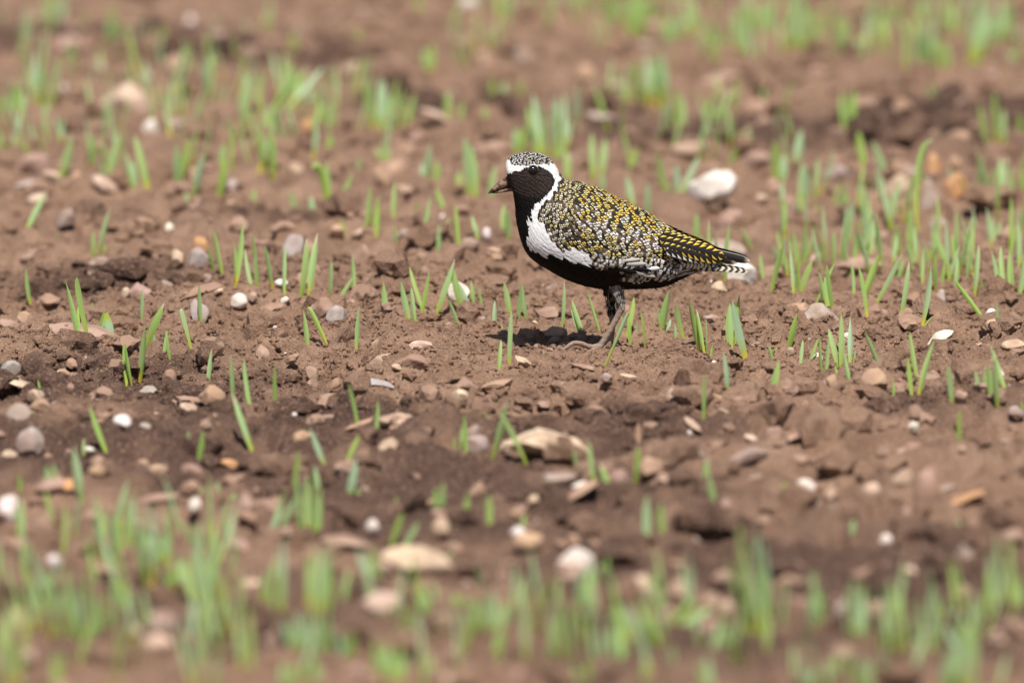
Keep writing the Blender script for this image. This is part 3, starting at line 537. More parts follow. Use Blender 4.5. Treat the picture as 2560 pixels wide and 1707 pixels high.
shoots = []
for tile, txt in SHOOTS.items():
    ox, oy, sc = TILE[tile]
    for sh in txt.split(';'):
        blades, info = [], None
        base_y = None
        parts = [x.split() for x in sh.split('/')]
        if tile in BLURRED:
            for p in list(parts):
                hgt = float(p[1]) - float(p[3])
                if hgt > 140:
                    for rep_ in range(random.choice((1, 2, 2, 3))):
                        j_ = random.uniform(20, 95) * random.choice((-1, 1)); hf = random.uniform(.7, 1.3)
                        parts.append([str(float(p[0]) + j_), str(float(p[1]) + random.uniform(-25, 30)), str(float(p[2]) + j_ * 1.5), str(float(p[1]) - hgt * hf), str(min(float(p[4]), 50))] + (['g'] if random.random() < .15 else []))
                p[3] = str(float(p[1]) - hgt * 1.25); p[4] = str(min(float(p[4]), 52))
        for p in parts:
            u0, v0, u1, v1, w = map(float, p[:5]); flags = ''.join(p[5:])
            bend = None
            if 'm' in flags:
                k = [x for x in p[5:] if x.startswith('m')][0]; bend = tuple(map(float, k[1:].split(','))); flags = flags.replace(k, '')
            a = (ox + u0 / sc, oy + v0 / sc); b = (ox + u1 / sc, oy + v1 / sc); w /= sc
            B = hit(*a)
            if base_y is not None and abs(B[1] - base_y) > .05:   # a leaf of the same plant springs from the same spot in depth
                B = on_plane(*a, base_y + random.uniform(-.01, .01))
            if base_y is None: base_y = B[1]
            m = np.linalg.norm(B - CAM) / FPX
            L = math.hypot(b[0] - a[0], b[1] - a[1]) * m
            ty = B[1] + random.uniform(-.30, .22) * L
            Tp = on_plane(*b, ty)
            path = [B - np.array([0, 0, .006]) - (Tp - B) / max(L, 1e-4) * .004, Tp]
            if bend is not None:
                q_ = (ox + bend[0] / sc, oy + bend[1] / sc); path.insert(1, on_plane(*q_, (B[1] + ty) / 2))
            yaw = random.uniform(-.7, .7)
            tint = (random.uniform(.65, 1) if 'g' in flags else (0.0 if ('d' in flags or 'o' in flags) else random.uniform(.05, .55)),
                    1.0 if 'y' in flags else random.uniform(0, .35), 1.0 if 'p' in flags else 0.0)
            if 'o' in flags: tint = (0, 1.3, .0)
            me = blade_mesh([np.array(x) - B for x in path], (1.04 if abs(a[1] - 853) < 320 else 1.12) * w * m / math.cos(yaw * .8), tint, yaw)
            blades.append((me, B, L, flags, (b[0] - a[0]) / max(abs(b[1] - a[1]), 1), w, bend))
        B0 = blades[0][1]
        if len(blades) == 1:
            o = link('cereal_shoot', blades[0][0])
        else:
            o = link('cereal_shoot', None)
            for me, B, *_ in blades:
                c = link('blade', me, None, o); c.location = B - B0
        o.location = B0
        shoots.append(dict(o=o, x=B0[0], y=B0[1], n=len(blades), L=max(b[2] for b in blades), lean=blades[0][4],
                           flags=''.join(b[3] for b in blades), bend=any(b[6] for b in blades), w=max(b[5] for b in blades),
                           px=ox + float(sh.split()[0]) / sc, py=oy + float(sh.split()[1]) / sc))

# ------------------------------------------------------------------ labels that single each stone and shoot out
def uniq_labels(items, make, seen):
    for it in items:
        for lab in make(it):
            if lab not in seen and len(lab.replace('-', ' ').replace("'", ' ').split()) <= 16: break
        seen.add(lab); it['o']['label'] = lab

BIRD_X, BIRD_Y = 0.09, -0.05
MARKS = [(1500, 866, "at the bird's feet", 62, 26), (1345, 850, "under the bird's breast", 70, 34), (1560, 850, "in the shade under the bird's belly", 90, 26),
         (1700, 860, "below the bird's tail", 150, 42), (1860, 700, "just behind the bird's tail tip", 110, 50),
         (1190, 560, "beyond the bird's beak", 130, 110), (1560, 470, "beyond the bird's back", 190, 90), (1420, 360, "beyond the bird's head", 150, 70)]

def near_mark(it):
    best = None
    for (mx, my, txt, rx, ry) in MARKS:
        e = ((it['px'] - mx) / rx) ** 2 + ((it['py'] - my) / ry) ** 2
        if e < 1 and (best is None or e < best[0]): best = (e, txt)
    return best[1] if best else None

def stone_word(s):
    sh = 'long flat' if s['asp'] > 3.4 else ('flat' if s['asp'] > 2.2 else ('rounded' if s['tone'] == 'w' else ('blocky' if s['asp'] < 1.35 else 'angular')))
    W = s['W']
    size = 'tiny' if W < .010 else 'small' if W < .019 else 'middling' if W < .034 else 'large' if W < .06 else 'very large'
    return size, sh, TNAME[s['tone']]

def phrase_of(s):
    size, sh, tone = stone_word(s)
    return f"{size} {tone} stone"

def dirword(dx, dy):
    if abs(dx) > abs(dy) * .5: return 'on its beak side' if dx < 0 else 'on its tail side'
    return 'just in front of it' if dy < 0 else 'just behind it'

def stone_labels(s):
    size, sh, tone = stone_word(s)
    tilt = ' tilted' if abs(s['rot']) >= 20 else ''
    head = f"{size} {sh}{tilt} {tone} stone"
    mk = near_mark(s)
    if mk: yield f"{head} {mk}"
    ns = sorted(stones, key=lambda o: math.hypot(o['x'] - s['x'], (o['y'] - s['y']) * .5))
    ns = [o for o in ns if o is not s]
    sh_near = sorted(shoots, key=lambda o: math.hypot(o['x'] - s['x'], (o['y'] - s['y']) * .5))
    d = math.hypot(sh_near[0]['x'] - s['x'], sh_near[0]['y'] - s['y'])
    if d < .05: yield f"{head} at the foot of a {shoot_word(sh_near[0])}"
    yield f"{head} beside a {phrase_of(ns[0])}"
    yield f"{head} between a {phrase_of(ns[0])} and a {phrase_of(ns[1])}"
    yield f"{head} half buried near a {shoot_word(sh_near[0])}"
    yield f"{head} half buried in crumbly soil"

def shoot_word(s):
    n = {1: 'single-leaf', 2: 'two-leaf', 3: 'three-leaf'}.get(s['n'], 'many-leaf')
    L = s['L']
    size = 'tiny' if L < .018 else 'short' if L < .034 else 'tall' if L > .052 else 'mid-height'
    return f"{size} {n} shoot"

def shoot_labels(s):
    n = {1: 'single-leaf', 2: 'two-leaf', 3: 'three-leaf'}.get(s['n'], 'clumped')
    L = s['L']
    size = 'tiny' if L < .018 else 'short' if L < .034 else 'tall' if L > .052 else ''
    ln = s['lean']
    lean = 'upright' if abs(ln) < .14 else ('leaning beakward' if ln < 0 else 'leaning tailward')
    if abs(ln) > .75: lean = 'flattened beakward' if ln < 0 else 'flattened tailward'
    f = s['flags']
    col = 'yellowing' if 'o' in f else 'bluish green' if 'g' in f else 'deep green' if 'd' in f else 'fresh green'
    ext = ' with yellow foot' if 'y' in f and 'p' not in f else ' with pale withered tip' if 'p' in f else ''
    if s['bend']: ext = ' with bent leaf'
    head = ' '.join(x for x in (size, lean, col, n, 'shoot') if x) + ext
    mk = near_mark(s)
    if mk: yield f"{head} {mk}"
    ns = sorted(stones, key=lambda o: math.hypot(o['x'] - s['x'], (o['y'] - s['y']) * .5))
    if math.hypot(ns[0]['x'] - s['x'], ns[0]['y'] - s['y']) < .12: yield f"{head} by a {phrase_of(ns[0])}"
    hs = sorted((o for o in shoots if o is not s), key=lambda o: math.hypot(o['x'] - s['x'], (o['y'] - s['y']) * .5))
    yield f"{head} next to a {shoot_word(hs[0])}"
    yield f"{head.replace(' green', '')} between a {shoot_word(hs[0]).split()[0]} shoot and a {TNAME[ns[0]['tone']].split()[-1]} stone"
    plain = head.replace(ext, '') if ext else head
    yield f"{plain} beside a {phrase_of(ns[0])}"
    yield f"{plain} with a {phrase_of(ns[0])} and a {TNAME[ns[1]['tone']].split()[-1]} stone near"
    yield f"{plain} near a {shoot_word(hs[1])}"
    yield f"{plain} standing in bare soil"

seen = set()
stones.sort(key=lambda s: -s['W'])
uniq_labels(stones, stone_labels, seen)
uniq_labels(shoots, shoot_labels, seen)
for s in stones: s['o']['category'] = 'stone'; s['o']['group'] = 'stones lying on the ploughed soil'
for s in shoots: s['o']['category'] = 'seedling'; s['o']['group'] = 'cereal shoots coming up through the soil'

# ------------------------------------------------------------------ crumbs of soil and grit too many to count
def scatter(n, xr, yr, smin, smax, power, sub, lift, seed, tones=None, zone=None):
    rng = np.random.default_rng(seed)
    d, f = ICO[sub]
    shapes = []
    for k in range(24):
        r = np.full(len(d), 1.15)
        for _ in range(9):
            nn = rng.normal(size=3); nn /= np.linalg.norm(nn); kk = d @ nn
            r = np.minimum(r, np.where(kk > .05, rng.uniform(.6, 1.) / np.maximum(kk, .05), 9))
        shapes.append(d * r[:, None] * (1 + .55 * (rng.random(len(d)) - .5))[:, None])
    x = rng.uniform(*xr, n); y = rng.uniform(*yr, n) if zone is None else zone(rng, n)
    s = smin + (smax - smin) * rng.random(n) ** power
    dens = .5 + perlin(x / .12, y / .16, seed + 2)
    keep = rng.random(n) < np.clip(dens, .12, 1)
    keep &= ~((s > .0045) & (bird_flat(x, y) > .35) & (y < .02))
    x, y, s = x[keep], y[keep], s[keep]
    z = h_all(x, y)
    V, F, T = [], [], []
    off = 0
    for k in range(len(x)):
        a = rng.uniform(0, 6.28); ca, sa = math.cos(a), math.sin(a)
        q_ = shapes[rng.integers(24)] * np.array([1, rng.uniform(.6, 1), rng.uniform(.5, .9)]) * s[k]
        v = np.stack([q_[:, 0] * ca - q_[:, 1] * sa + x[k], q_[:, 0] * sa + q_[:, 1] * ca + y[k], q_[:, 2] + z[k] + s[k] * lift], 1)
        V.append(v); F.append(f + off); off += len(v)
        if tones is not None:
            c = np.array(TONE[tones[rng.integers(len(tones))]]) * rng.uniform(.6, 1.05); T.append(np.tile([*c, 1], (len(v), 1)))
    return np.concatenate(V), np.concatenate(F), (np.concatenate(T) if T else None)

V, F, _ = scatter(26000, (-.56, .56), (-.62, .70), .0011, .0052, 2.6, 1, .30, 101)
Va, Fa, _ = scatter(16000, (-.54, .54), (-.32, .34), .0009, .0032, 2.0, 1, .35, 102)
F = np.concatenate([F, Fa + len(V)]); V = np.concatenate([V, Va])
V2, F2, _ = scatter(3200, (-.58, .58), (-.6, .7), .0035, .0125, 2.4, 2, .15, 103)
V3, F3, _ = scatter(6500, (-.75, .75), (-2.5, 4.2), .004, .026, 2.2, 2, .18, 105)
me = new_mesh('soil_crumbs', np.concatenate([V, V2, V3]), np.concatenate([F, F2 + len(V), F3 + len(V) + len(V2)]), smooth=False)
Vc = np.concatenate([V, V2, V3]); at = me.attributes.new('damp', 'FLOAT', 'POINT'); at.data.foreach_set('value', damp_at(Vc[:, 0], Vc[:, 1]).astype(np.float32))
tag(link('soil_crumbs', me, CRUMB), 'loose brown crumbs of soil strewn over the field', 'soil', kind='stuff')

V, F, T = scatter(3800, (-.75, .75), (-2.4, 4.0), .0018, .0150, 2.7, 2, .20, 107, 'pppttbbbbbbbbg')
V2, F2, T2 = scatter(900, (-.58, .58), (-.6, .7), .0008, .0034, 2.2, 1, .3, 109, 'wwcptg')
me = new_mesh('gravel', np.concatenate([V, V2]), np.concatenate([F, F2 + len(V)]), smooth=False)
color_attr(me, 'tone', np.concatenate([T, T2]))
at = me.attributes.new('dust', 'FLOAT', 'POINT'); at.data.foreach_set('value', np.full(len(V) + len(V2), .85, np.float32))
tag(link('gravel', me, STONE), 'fine pale grit scattered among the soil crumbs', 'gravel', kind='stuff')

# the same crop going on outside the picture, a thin scatter to both sides and beyond
Vs, Fs, UVs, Ts, off = [], [], [], [], 0
rr = random.Random(5)
ZONES = [(1950, 2560, 470, 700, 90), (0, 1000, 230, 430, 110), (1100, 2560, -20, 170, 130), (1300, 2000, 250, 420, 40), (0, 700, 60, 240, 40), (0, 1280, 1480, 1720, 60), (1280, 2560, 1520, 1720, 60), (0, 600, 1330, 1500, 30)]
spots = []
for (xa, xb, ya, yb_, n_) in ZONES:                     # fine extra shoots in the thick stretches of the drill rows
    for k in range(n_):
        spots.append(hit(rr.uniform(xa, xb), rr.uniform(ya, yb_)))
for k in range(900 + len(spots)):
    y = rr.uniform(-4, 8); half = .53 * (y + 12) / 12
    if -2.3 < y < 3.75:
        x = rr.choice((-1, 1)) * (half + .04 + abs(rr.gauss(0, .6)))
    else:
        x = rr.uniform(-2.4, 2.4)
    if k < len(spots): x, y = spots[k][0], spots[k][1]
    z = float(h_macro(x, y)); L = rr.uniform(.025, .06)
    b = np.array([x, y, z - .006]); tp = np.array([x + rr.uniform(-.35, .35) * L, y + rr.uniform(-.3, .3) * L, z + L])
    me = blade_mesh([b, tp], rr.uniform(.0035, .0058), (rr.uniform(0, .8), rr.choice((0, 0, 1)), rr.choice((0, 0, 0, 1))), rr.uniform(-1.2, 1.2), nseg=5)
    n = len(me.vertices); co = np.empty(n * 3, np.float32); me.vertices.foreach_get('co', co); Vs.append(co.reshape(-1, 3))
    uv = np.empty(n * 2, np.float32); me.attributes['along'].data.foreach_get('vector', uv); UVs.append(uv.reshape(-1, 2))
    tc = np.empty(n * 4, np.float32); me.color_attributes['tint'].data.foreach_get('color', tc); Ts.append(tc.reshape(-1, 4))
    Fs.append(np.array([[i * 5 + j, i * 5 + j + 1, i * 5 + j + 6, i * 5 + j + 5] for i in range(5) for j in range(4)]) + off); off += n
    bpy.data.meshes.remove(me)
me = new_mesh('sparse_crop', np.concatenate(Vs), np.concatenate(Fs)); uv_attr(me, 'along', np.concatenate(UVs)); color_attr(me, 'tint', np.concatenate(Ts))
tag(link('sparse_crop', me, LEAF), 'thin green cereal crop carrying on across the field', 'crop', kind='stuff')

# ================================================================== the bird
YB = -0.045                                            # depth of the bird's middle plane
def bz(u, v, y=YB):                                    # from the side-view drawing to metres
    return on_plane(1180 + u / 2.904, 360 + v / 2.904, y)
U = np.linalg.norm(bz(100, 700) - bz(0, 700)) / 100    # metres per drawing unit

bird = tag(link('plover', None), 'black-fronted wading bird with gold-spangled back standing in the young crop', 'bird')
SEC = np.array([  # top u v, bottom u v, half width
 (262, 226, 284, 296, 34), (243, 176, 298, 338, 70), (256, 122, 306, 385, 96), (304, 86, 313, 440, 113), (380, 65, 319, 492, 123),
 (470, 67, 326, 545, 130), (550, 99, 336, 600, 143), (606, 160, 351, 662, 165), (640, 229, 376, 740, 190), (676, 266, 411, 800, 214),
 (745, 278, 466, 852, 238), (830, 300, 550, 905, 257), (940, 343, 680, 975, 270), (1060, 400, 830, 1025, 274), (1180, 458, 980, 1048, 266),
 (1290, 519, 1120, 1046, 247), (1390, 588, 1260, 1043, 216), (1480, 650, 1390, 1030, 176), (1580, 705, 1500, 985, 130), (1680, 745, 1610, 935, 90),
 (1770, 785, 1720, 905, 55), (1840, 818, 1800, 888, 22)], float)

def spline(A, n):                                      # Catmull-Rom through the rows of A
    k = len(A); P = np.vstack([2 * A[0] - A[1], A, 2 * A[-1] - A[-2]])
    s = np.linspace(0, k - 1, n); i = np.minimum(s.astype(int), k - 2); f = (s - i)[:, None]
    p0, p1, p2, p3 = P[i], P[i + 1], P[i + 2], P[i + 3]
    return .5 * (2 * p1 + (p2 - p0) * f + (2 * p0 - 5 * p1 + 4 * p2 - p3) * f ** 2 + (3 * p1 - p0 - 3 * p2 + p3) * f ** 3)

def loft(sec, ns, na, power=2.15):
    S = spline(sec, ns)
    ph = np.linspace(0, 2 * np.pi, na, endpoint=False)
    V, UVs = [], []
    for (tu, tv, bu, bv, hw) in S:
        c = np.cos(ph); s = np.sin(ph)
        ce = np.sign(c) * np.abs(c) ** (2 / power); se = np.sign(s) * np.abs(s) ** (2 / power)
        uu = (tu + bu) / 2 + (tu - bu) / 2 * ce; vv = (tv + bv) / 2 + (tv - bv) / 2 * ce
        for a, b, e in zip(uu, vv, se):
            p = bz(a, b); V.append((p[0], p[1] - e * hw * U, p[2])); UVs.append((a, b))
    F = []
    n = len(S)
    for i in range(n - 1):
        for j in range(na):
            F.append([i * na + j, i * na + (j + 1) % na, (i + 1) * na + (j + 1) % na, (i + 1) * na + j])
    caps = []
    for i in (0, n - 1):
        c = np.mean(V[i * na:(i + 1) * na], axis=0); caps.append(len(V)); V.append(tuple(c)); UVs.append(tuple(np.mean(UVs[i * na:(i + 1) * na], axis=0)))
    T = []
    for j in range(na):
        T.append([caps[0], (j + 1) % na, j]); b = (n - 1) * na
        T.append([caps[1], b + j, b + (j + 1) % na])
    return np.array(V), F + T, np.array(UVs), S

def seen(P):
    Q = np.array(P, float).reshape(-1, 3).copy(); Q[:, 1] = YB - np.abs(Q[:, 1] - YB)
    r = Q - CAM; d = r @ FWD
    return np.stack([((r @ RGT) / d * FPX + 1280 - 1180) * 2.904, ((853.5 - (r @ UPV) / d * FPX) - 360) * 2.904], 1)

def inside(pt, poly):
    x, y = pt[:, 0], pt[:, 1]; r = np.zeros(len(pt), bool)
    P = np.array(poly, float); j = len(P) - 1
    for i in range(len(P)):
        xi, yi, xj, yj = *P[i], *P[j]
        c = ((yi > y) != (yj > y)) & (x < (xj - xi) * (y - yi) / (yj - yi + 1e-12) + xi)
        r ^= c; j = i
    return r

EDGE = [(236, 214), (262, 220), (300, 206), (345, 192), (400, 168), (440, 158), (500, 166), (545, 186), (582, 218), (606, 255), (600, 298), (570, 347), (520, 397),
        (462, 450), (422, 500), (404, 546), (412, 600), (420, 640), (408, 690), (405, 742), (440, 782), (520, 816), (600, 824), (680, 835), (740, 868), (830, 882)]
BLACK = EDGE + [(900, 872), (960, 900), (1050, 898), (1150, 915), (1195, 930), (1150, 975), (1085, 1000), (1062, 1100), (600, 1100), (200, 900), (200, 300)]
VENT = [(1085, 1110), (1110, 1020), (1200, 1000), (1320, 978), (1450, 962), (1530, 955), (1620, 930), (1650, 960), (1500, 1100)]
WHITE = EDGE[::-1] + [(225, 190), (232, 120), (262, 104), (302, 150), (380, 158), (470, 143), (545, 152), (600, 142), (628, 190), (646, 252), (640, 288), (610, 350),
        (546, 430), (486, 492), (508, 548), (566, 625), (604, 700), (640, 762), (700, 752), (780, 766), (855, 800), (905, 838), (885, 870)]
CROWN = [(262, 100), (300, 40), (400, 20), (500, 20), (600, 60), (625, 175), (600, 142), (545, 152), (470, 143), (380, 158), (302, 150)]
NECK = [(650, 235), (720, 255), (770, 330), (770, 480), (760, 600), (735, 700), (690, 750), (640, 762), (604, 700), (566, 625), (512, 545), (485, 485), (545, 420), (610, 342), (648, 285)]
FLANK = [(640, 762), (760, 742), (900, 790), (1050, 810), (1200, 800), (1330, 820), (1440, 850), (1500, 930), (1450, 962), (1320, 978), (1200, 1000), (1085, 1000), (1150, 975), (1195, 930),
         (1150, 915), (1050, 898), (960, 900), (900, 872), (855, 800), (780, 766)]
FACE = [(240, 215), (330, 200), (430, 160), (560, 200), (606, 255), (600, 298), (560, 350), (500, 385), (400, 385), (300, 345), (270, 300)]
C_BLACK, C_FACE, C_WHITE = (0.0032, 0.0026, 0.0026), (0.0175, 0.0112, 0.0085), (0.66, 0.655, 0.66)
C_DARK, C_BROWN, C_GREY = (0.0125, 0.0098, 0.0068), (0.070, 0.048, 0.034), (0.36, 0.345, 0.325)

def region(pt, jitter=9.0):
    """which tract of plumage a point of the side view belongs to"""
    q_ = pt + np.stack([perlin(pt[:, 0] / 16, pt[:, 1] / 16, 71), perlin(pt[:, 0] / 16 + 9, pt[:, 1] / 16, 72)], 1) * jitter
    r = np.full(len(pt), 'mantle', object)
    r[inside(q_, FLANK)] = 'flank'
    r[inside(q_, NECK)] = 'neck'
    r[inside(q_, CROWN)] = 'crown'
    r[inside(q_, WHITE)] = 'white'
    r[inside(q_, BLACK)] = 'black'
    r[inside(q_, FACE) & (r == 'black')] = 'face'
    r[inside(q_, VENT)] = 'black'
    r[(r == 'mantle') & (q_[:, 1] > 845 + (q_[:, 0] - 1450) * .02) & (q_[:, 0] > 1400)] = 'under'
    r[(r == 'mantle') & (q_[:, 1] > 900)] = 'black'
    return r
RCOL = {'mantle': C_DARK, 'neck': (0.10, 0.08, 0.055), 'crown': C_DARK, 'white': C_WHITE, 'black': C_BLACK, 'face': C_FACE, 'flank': (0.42, 0.38, 0.32), 'under': C_GREY}

V, F, UVB, S = loft(SEC, 170, 132)
UVB = seen(V)
bm_ = new_mesh('body', V, F)
reg = region(UVB)
color_attr(bm_, 'basecol', np.array([(*RCOL[r], 1) for r in reg]))
body = link('body', bm_, SKIN, bird)
BVH = BVHTree.FromPolygons([Vector(v) for v in V], F)
NA, NS = 132, 170
GRID = V[:NA * NS].reshape(NS, NA, 3); UVG = UVB[:NA * NS].reshape(NS, NA, 2)

class Plume:
    """collects feathers; each is a cupped blade laid on the body surface"""
    def __init__(self): self.V, self.F, self.UV, self.B, self.S, self.K, self.n = [], [], [], [], [], [], 0
    def add(self, P, D, N, L, W, base, spot, lift=.10, off=.0003, bars=0.0, nt=6, nw=5, tip=.55, follow=True, root=.55, curve=0.0, onto=None):
        D = D / np.linalg.norm(D); N = N - D * (N @ D); N = N / np.linalg.norm(N); Sd = np.cross(N, D)
        ts = np.linspace(0, 1, nt); js = np.linspace(-1, 1, nw)
        vs = []
        for t in ts:
            if t < tip: pr = root + (1 - root) * math.sin(t / tip * math.pi / 2)
            else: pr = math.sqrt(max(0, 1 - ((t - tip) / (1 - tip)) ** 2)) * .97 + .03
            for j in js:
                q_ = P + D * (L * t) + Sd * (W * .5 * pr * j + curve * L * t * t)
                arch = .16 * W * pr * (1 - j * j)
                if follow:
                    loc, nn, idx, d = BVH.find_nearest(Vector(q_))
                    q_ = np.array(loc) + np.array(nn) * (off + lift * L * t * t + arch)
                else:
                    q_ = q_ + N * (off + lift * L * t * t + arch)
                vs.append(q_); self.UV.append((j, t))
        base_i = self.n
        for i in range(nt - 1):
            for j in range(nw - 1):
                a = base_i + i * nw + j; self.F.append([a, a + 1, a + nw + 1, a + nw])
        self.V += vs; k = len(vs); self.n += k
        self.B += [(*base, 1)] * k; self.S += [(*spot, 1)] * k; self.K += [bars] * k
        return self
    def build(self, name, mat, parent):
        me = new_mesh(name, np.array(self.V), np.array(self.F))
        uv_attr(me, 'along', self.UV); color_attr(me, 'basecol', self.B); color_attr(me, 'spotcol', self.S)
        at = me.attributes.new('bars', 'FLOAT', 'POINT'); at.data.foreach_set('value', np.array(self.K, np.float32))
        return link(name, me, mat, parent)

def seeds(step_s, step_a, rng):
    """staggered rows over the body: point, flow direction, normal, side-view position, side"""
    out = []
    arc = np.concatenate([[0], np.cumsum(np.linalg.norm(np.diff((GRID[:, 0] + GRID[:, NA // 4]) / 2, axis=0), axis=1))])
    row = 0; s = step_s * .4
    while s < arc[-1]:
        k = np.searchsorted(arc, s); k = min(max(k, 1), NS - 2)
        ring = GRID[k]; per = np.linalg.norm(np.roll(ring, -1, 0) - ring, axis=1); tot = per.sum(); cum = np.concatenate([[0], np.cumsum(per)])
        n = max(6, int(tot / step_a))
        for i in range(n):
            a = ((i + .5 * (row % 2)) / n * tot + rng.uniform(-.18, .18) * step_a) % tot
            kk = k + int(rng.integers(-1, 2)) if 3 < k < NS - 4 else k
            j = int(np.searchsorted(cum, a)) % NA
            p = GRID[kk, j]; d = GRID[min(kk + 3, NS - 1), j] - GRID[max(kk - 3, 0), j]
            j2, j0 = (j + 2) % NA, (j - 2) % NA
            nn = np.cross(GRID[kk, j2] - GRID[kk, j0], d)
            if nn @ (p - ring.mean(0)) < 0: nn = -nn
            if np.linalg.norm(d) < 1e-6 or np.linalg.norm(nn) < 1e-12: continue
            out.append((p, d / np.linalg.norm(d), nn / np.linalg.norm(nn), UVG[kk, j], p[1] - YB, (kk, j)))
        s += step_s; row += 1
    return out

def tracts(sd, reach, jitter):
    return region(seen(np.array([a[0] + a[1] * reach for a in sd])), jitter)

frng = np.random.default_rng(77)
GOLD, LGOLD, CREAM, PALE = (0.60, 0.405, 0.065), (0.53, 0.445, 0.165), (0.55, 0.51, 0.38), (0.62, 0.60, 0.57)
def jit(c, k=.12): return tuple(np.clip(np.array(c) * (1 + frng.uniform(-k, k)), 0, 1))

# --- short plain plumage: face, throat, belly, white band, undertail
pl = Plume()
SD = seeds(.0032, .0034, frng); TA, TB = tracts(SD, .0024, 6.0), tracts(SD, .0050, 15.0)
for (p, d, n, uv, side, ij), ra, rb in zip(SD, TA, TB):
    r = rb if uv[1] > 520 or uv[0] > 660 else ra
    if r in ('mantle', 'neck', 'crown') or math.hypot(uv[0] - 444, uv[1] - 190) < 44: continue
    c = RCOL[r]
    if r == 'flank':
        c = C_WHITE if frng.random() < .35 else (C_BROWN if frng.random() < .5 else C_GREY)
        if uv[0] > 1100 and uv[1] > 930: c = C_GREY if frng.random() < .7 else C_BROWN
    if r == 'under': c = jit(C_GREY, .4) if frng.random() < .6 else C_BROWN
    if r == 'white' and uv[1] < 230: c = (0.66, 0.61, 0.53)
    L = .0042 if uv[0] < 640 and uv[1] < 480 else .0085
    pl.add(p, d + .1 * frng.normal(size=3), n, L * frng.uniform(.8, 1.25), L * .55, jit(c, .10), c, lift=(.025 if r == 'white' else frng.uniform(.02, .10)) if L > .005 else .03, off=.0001, nt=4, nw=3)
tag(pl.build('body_plumage', FM['plain'], body), kind='stuff')

# --- loose wisps along the belly line
pl = Plume()
for k in range(150):
    t = frng.random(); u_ = 400 + 1150 * t
    vb = np.interp(u_, S[:, 2], S[:, 3])
    p = bz(u_, vb - frng.uniform(2, 26), YB + frng.normal() * .008)
    loc, nn, i_, dd = BVH.find_nearest(Vector(p))
    dn = np.array([.9, frng.normal() * .2, -.35 + frng.normal() * .15])
    c = C_BLACK if u_ < 980 or u_ > 1120 else C_GREY
    pl.add(np.array(loc) - dn * .002, dn, np.array(nn), frng.uniform(.006, .011), .0016, c, c, lift=.05, nt=4, nw=3, tip=.2, follow=False)
tag(pl.build('belly_wisps', FM['plain'], body), kind='stuff')

# --- crown: tiny dark feathers with pale streaks
pl = Plume()
SD = seeds(.0018, .0019, frng)
for (p, d, n, uv, side, ij), r in zip(SD, tracts(SD, .0022, 8.0)):
    if r != 'crown': continue
    fr = np.clip((uv[0] - 250) / 160, 0, 1)
    sp = jit(PALE if frng.random() > fr * .35 else CREAM, .25)
    pl.add(p, d, n, .0038, .0021, jit(C_DARK), sp, lift=.03, nt=5, nw=5)
tag(pl.build('crown_plumage', FM['streak'], body), kind='stuff')

# --- neck and breast side: small mottled feathers
pl = Plume()
SD = seeds(.0036, .0038, frng)
for (p, d, n, uv, side, ij), r in zip(SD, tracts(SD, .0030, 10.0)):
    if r != 'neck' and not (r == 'mantle' and uv[0] < 800 and uv[1] < 330): continue
    sp = [(0.52, 0.475, 0.36), LGOLD, (0.58, 0.55, 0.48), (0.40, 0.35, 0.25)][frng.choice(4, p=[.42, .26, .2, .12])]
    if uv[1] < 380: sp = LGOLD if frng.random() < .6 else CREAM
    dd = d + np.array([0, 0, -.35])
    pl.add(p, dd + .15 * frng.normal(size=3), n, .0076 * frng.uniform(.85, 1.15), .0050, jit(C_DARK if frng.random() < .6 else C_BROWN, .3), jit(sp, .15), lift=.08, nt=9, nw=7)
tag(pl.build('neck_plumage', FM['spot'], body), kind='stuff')

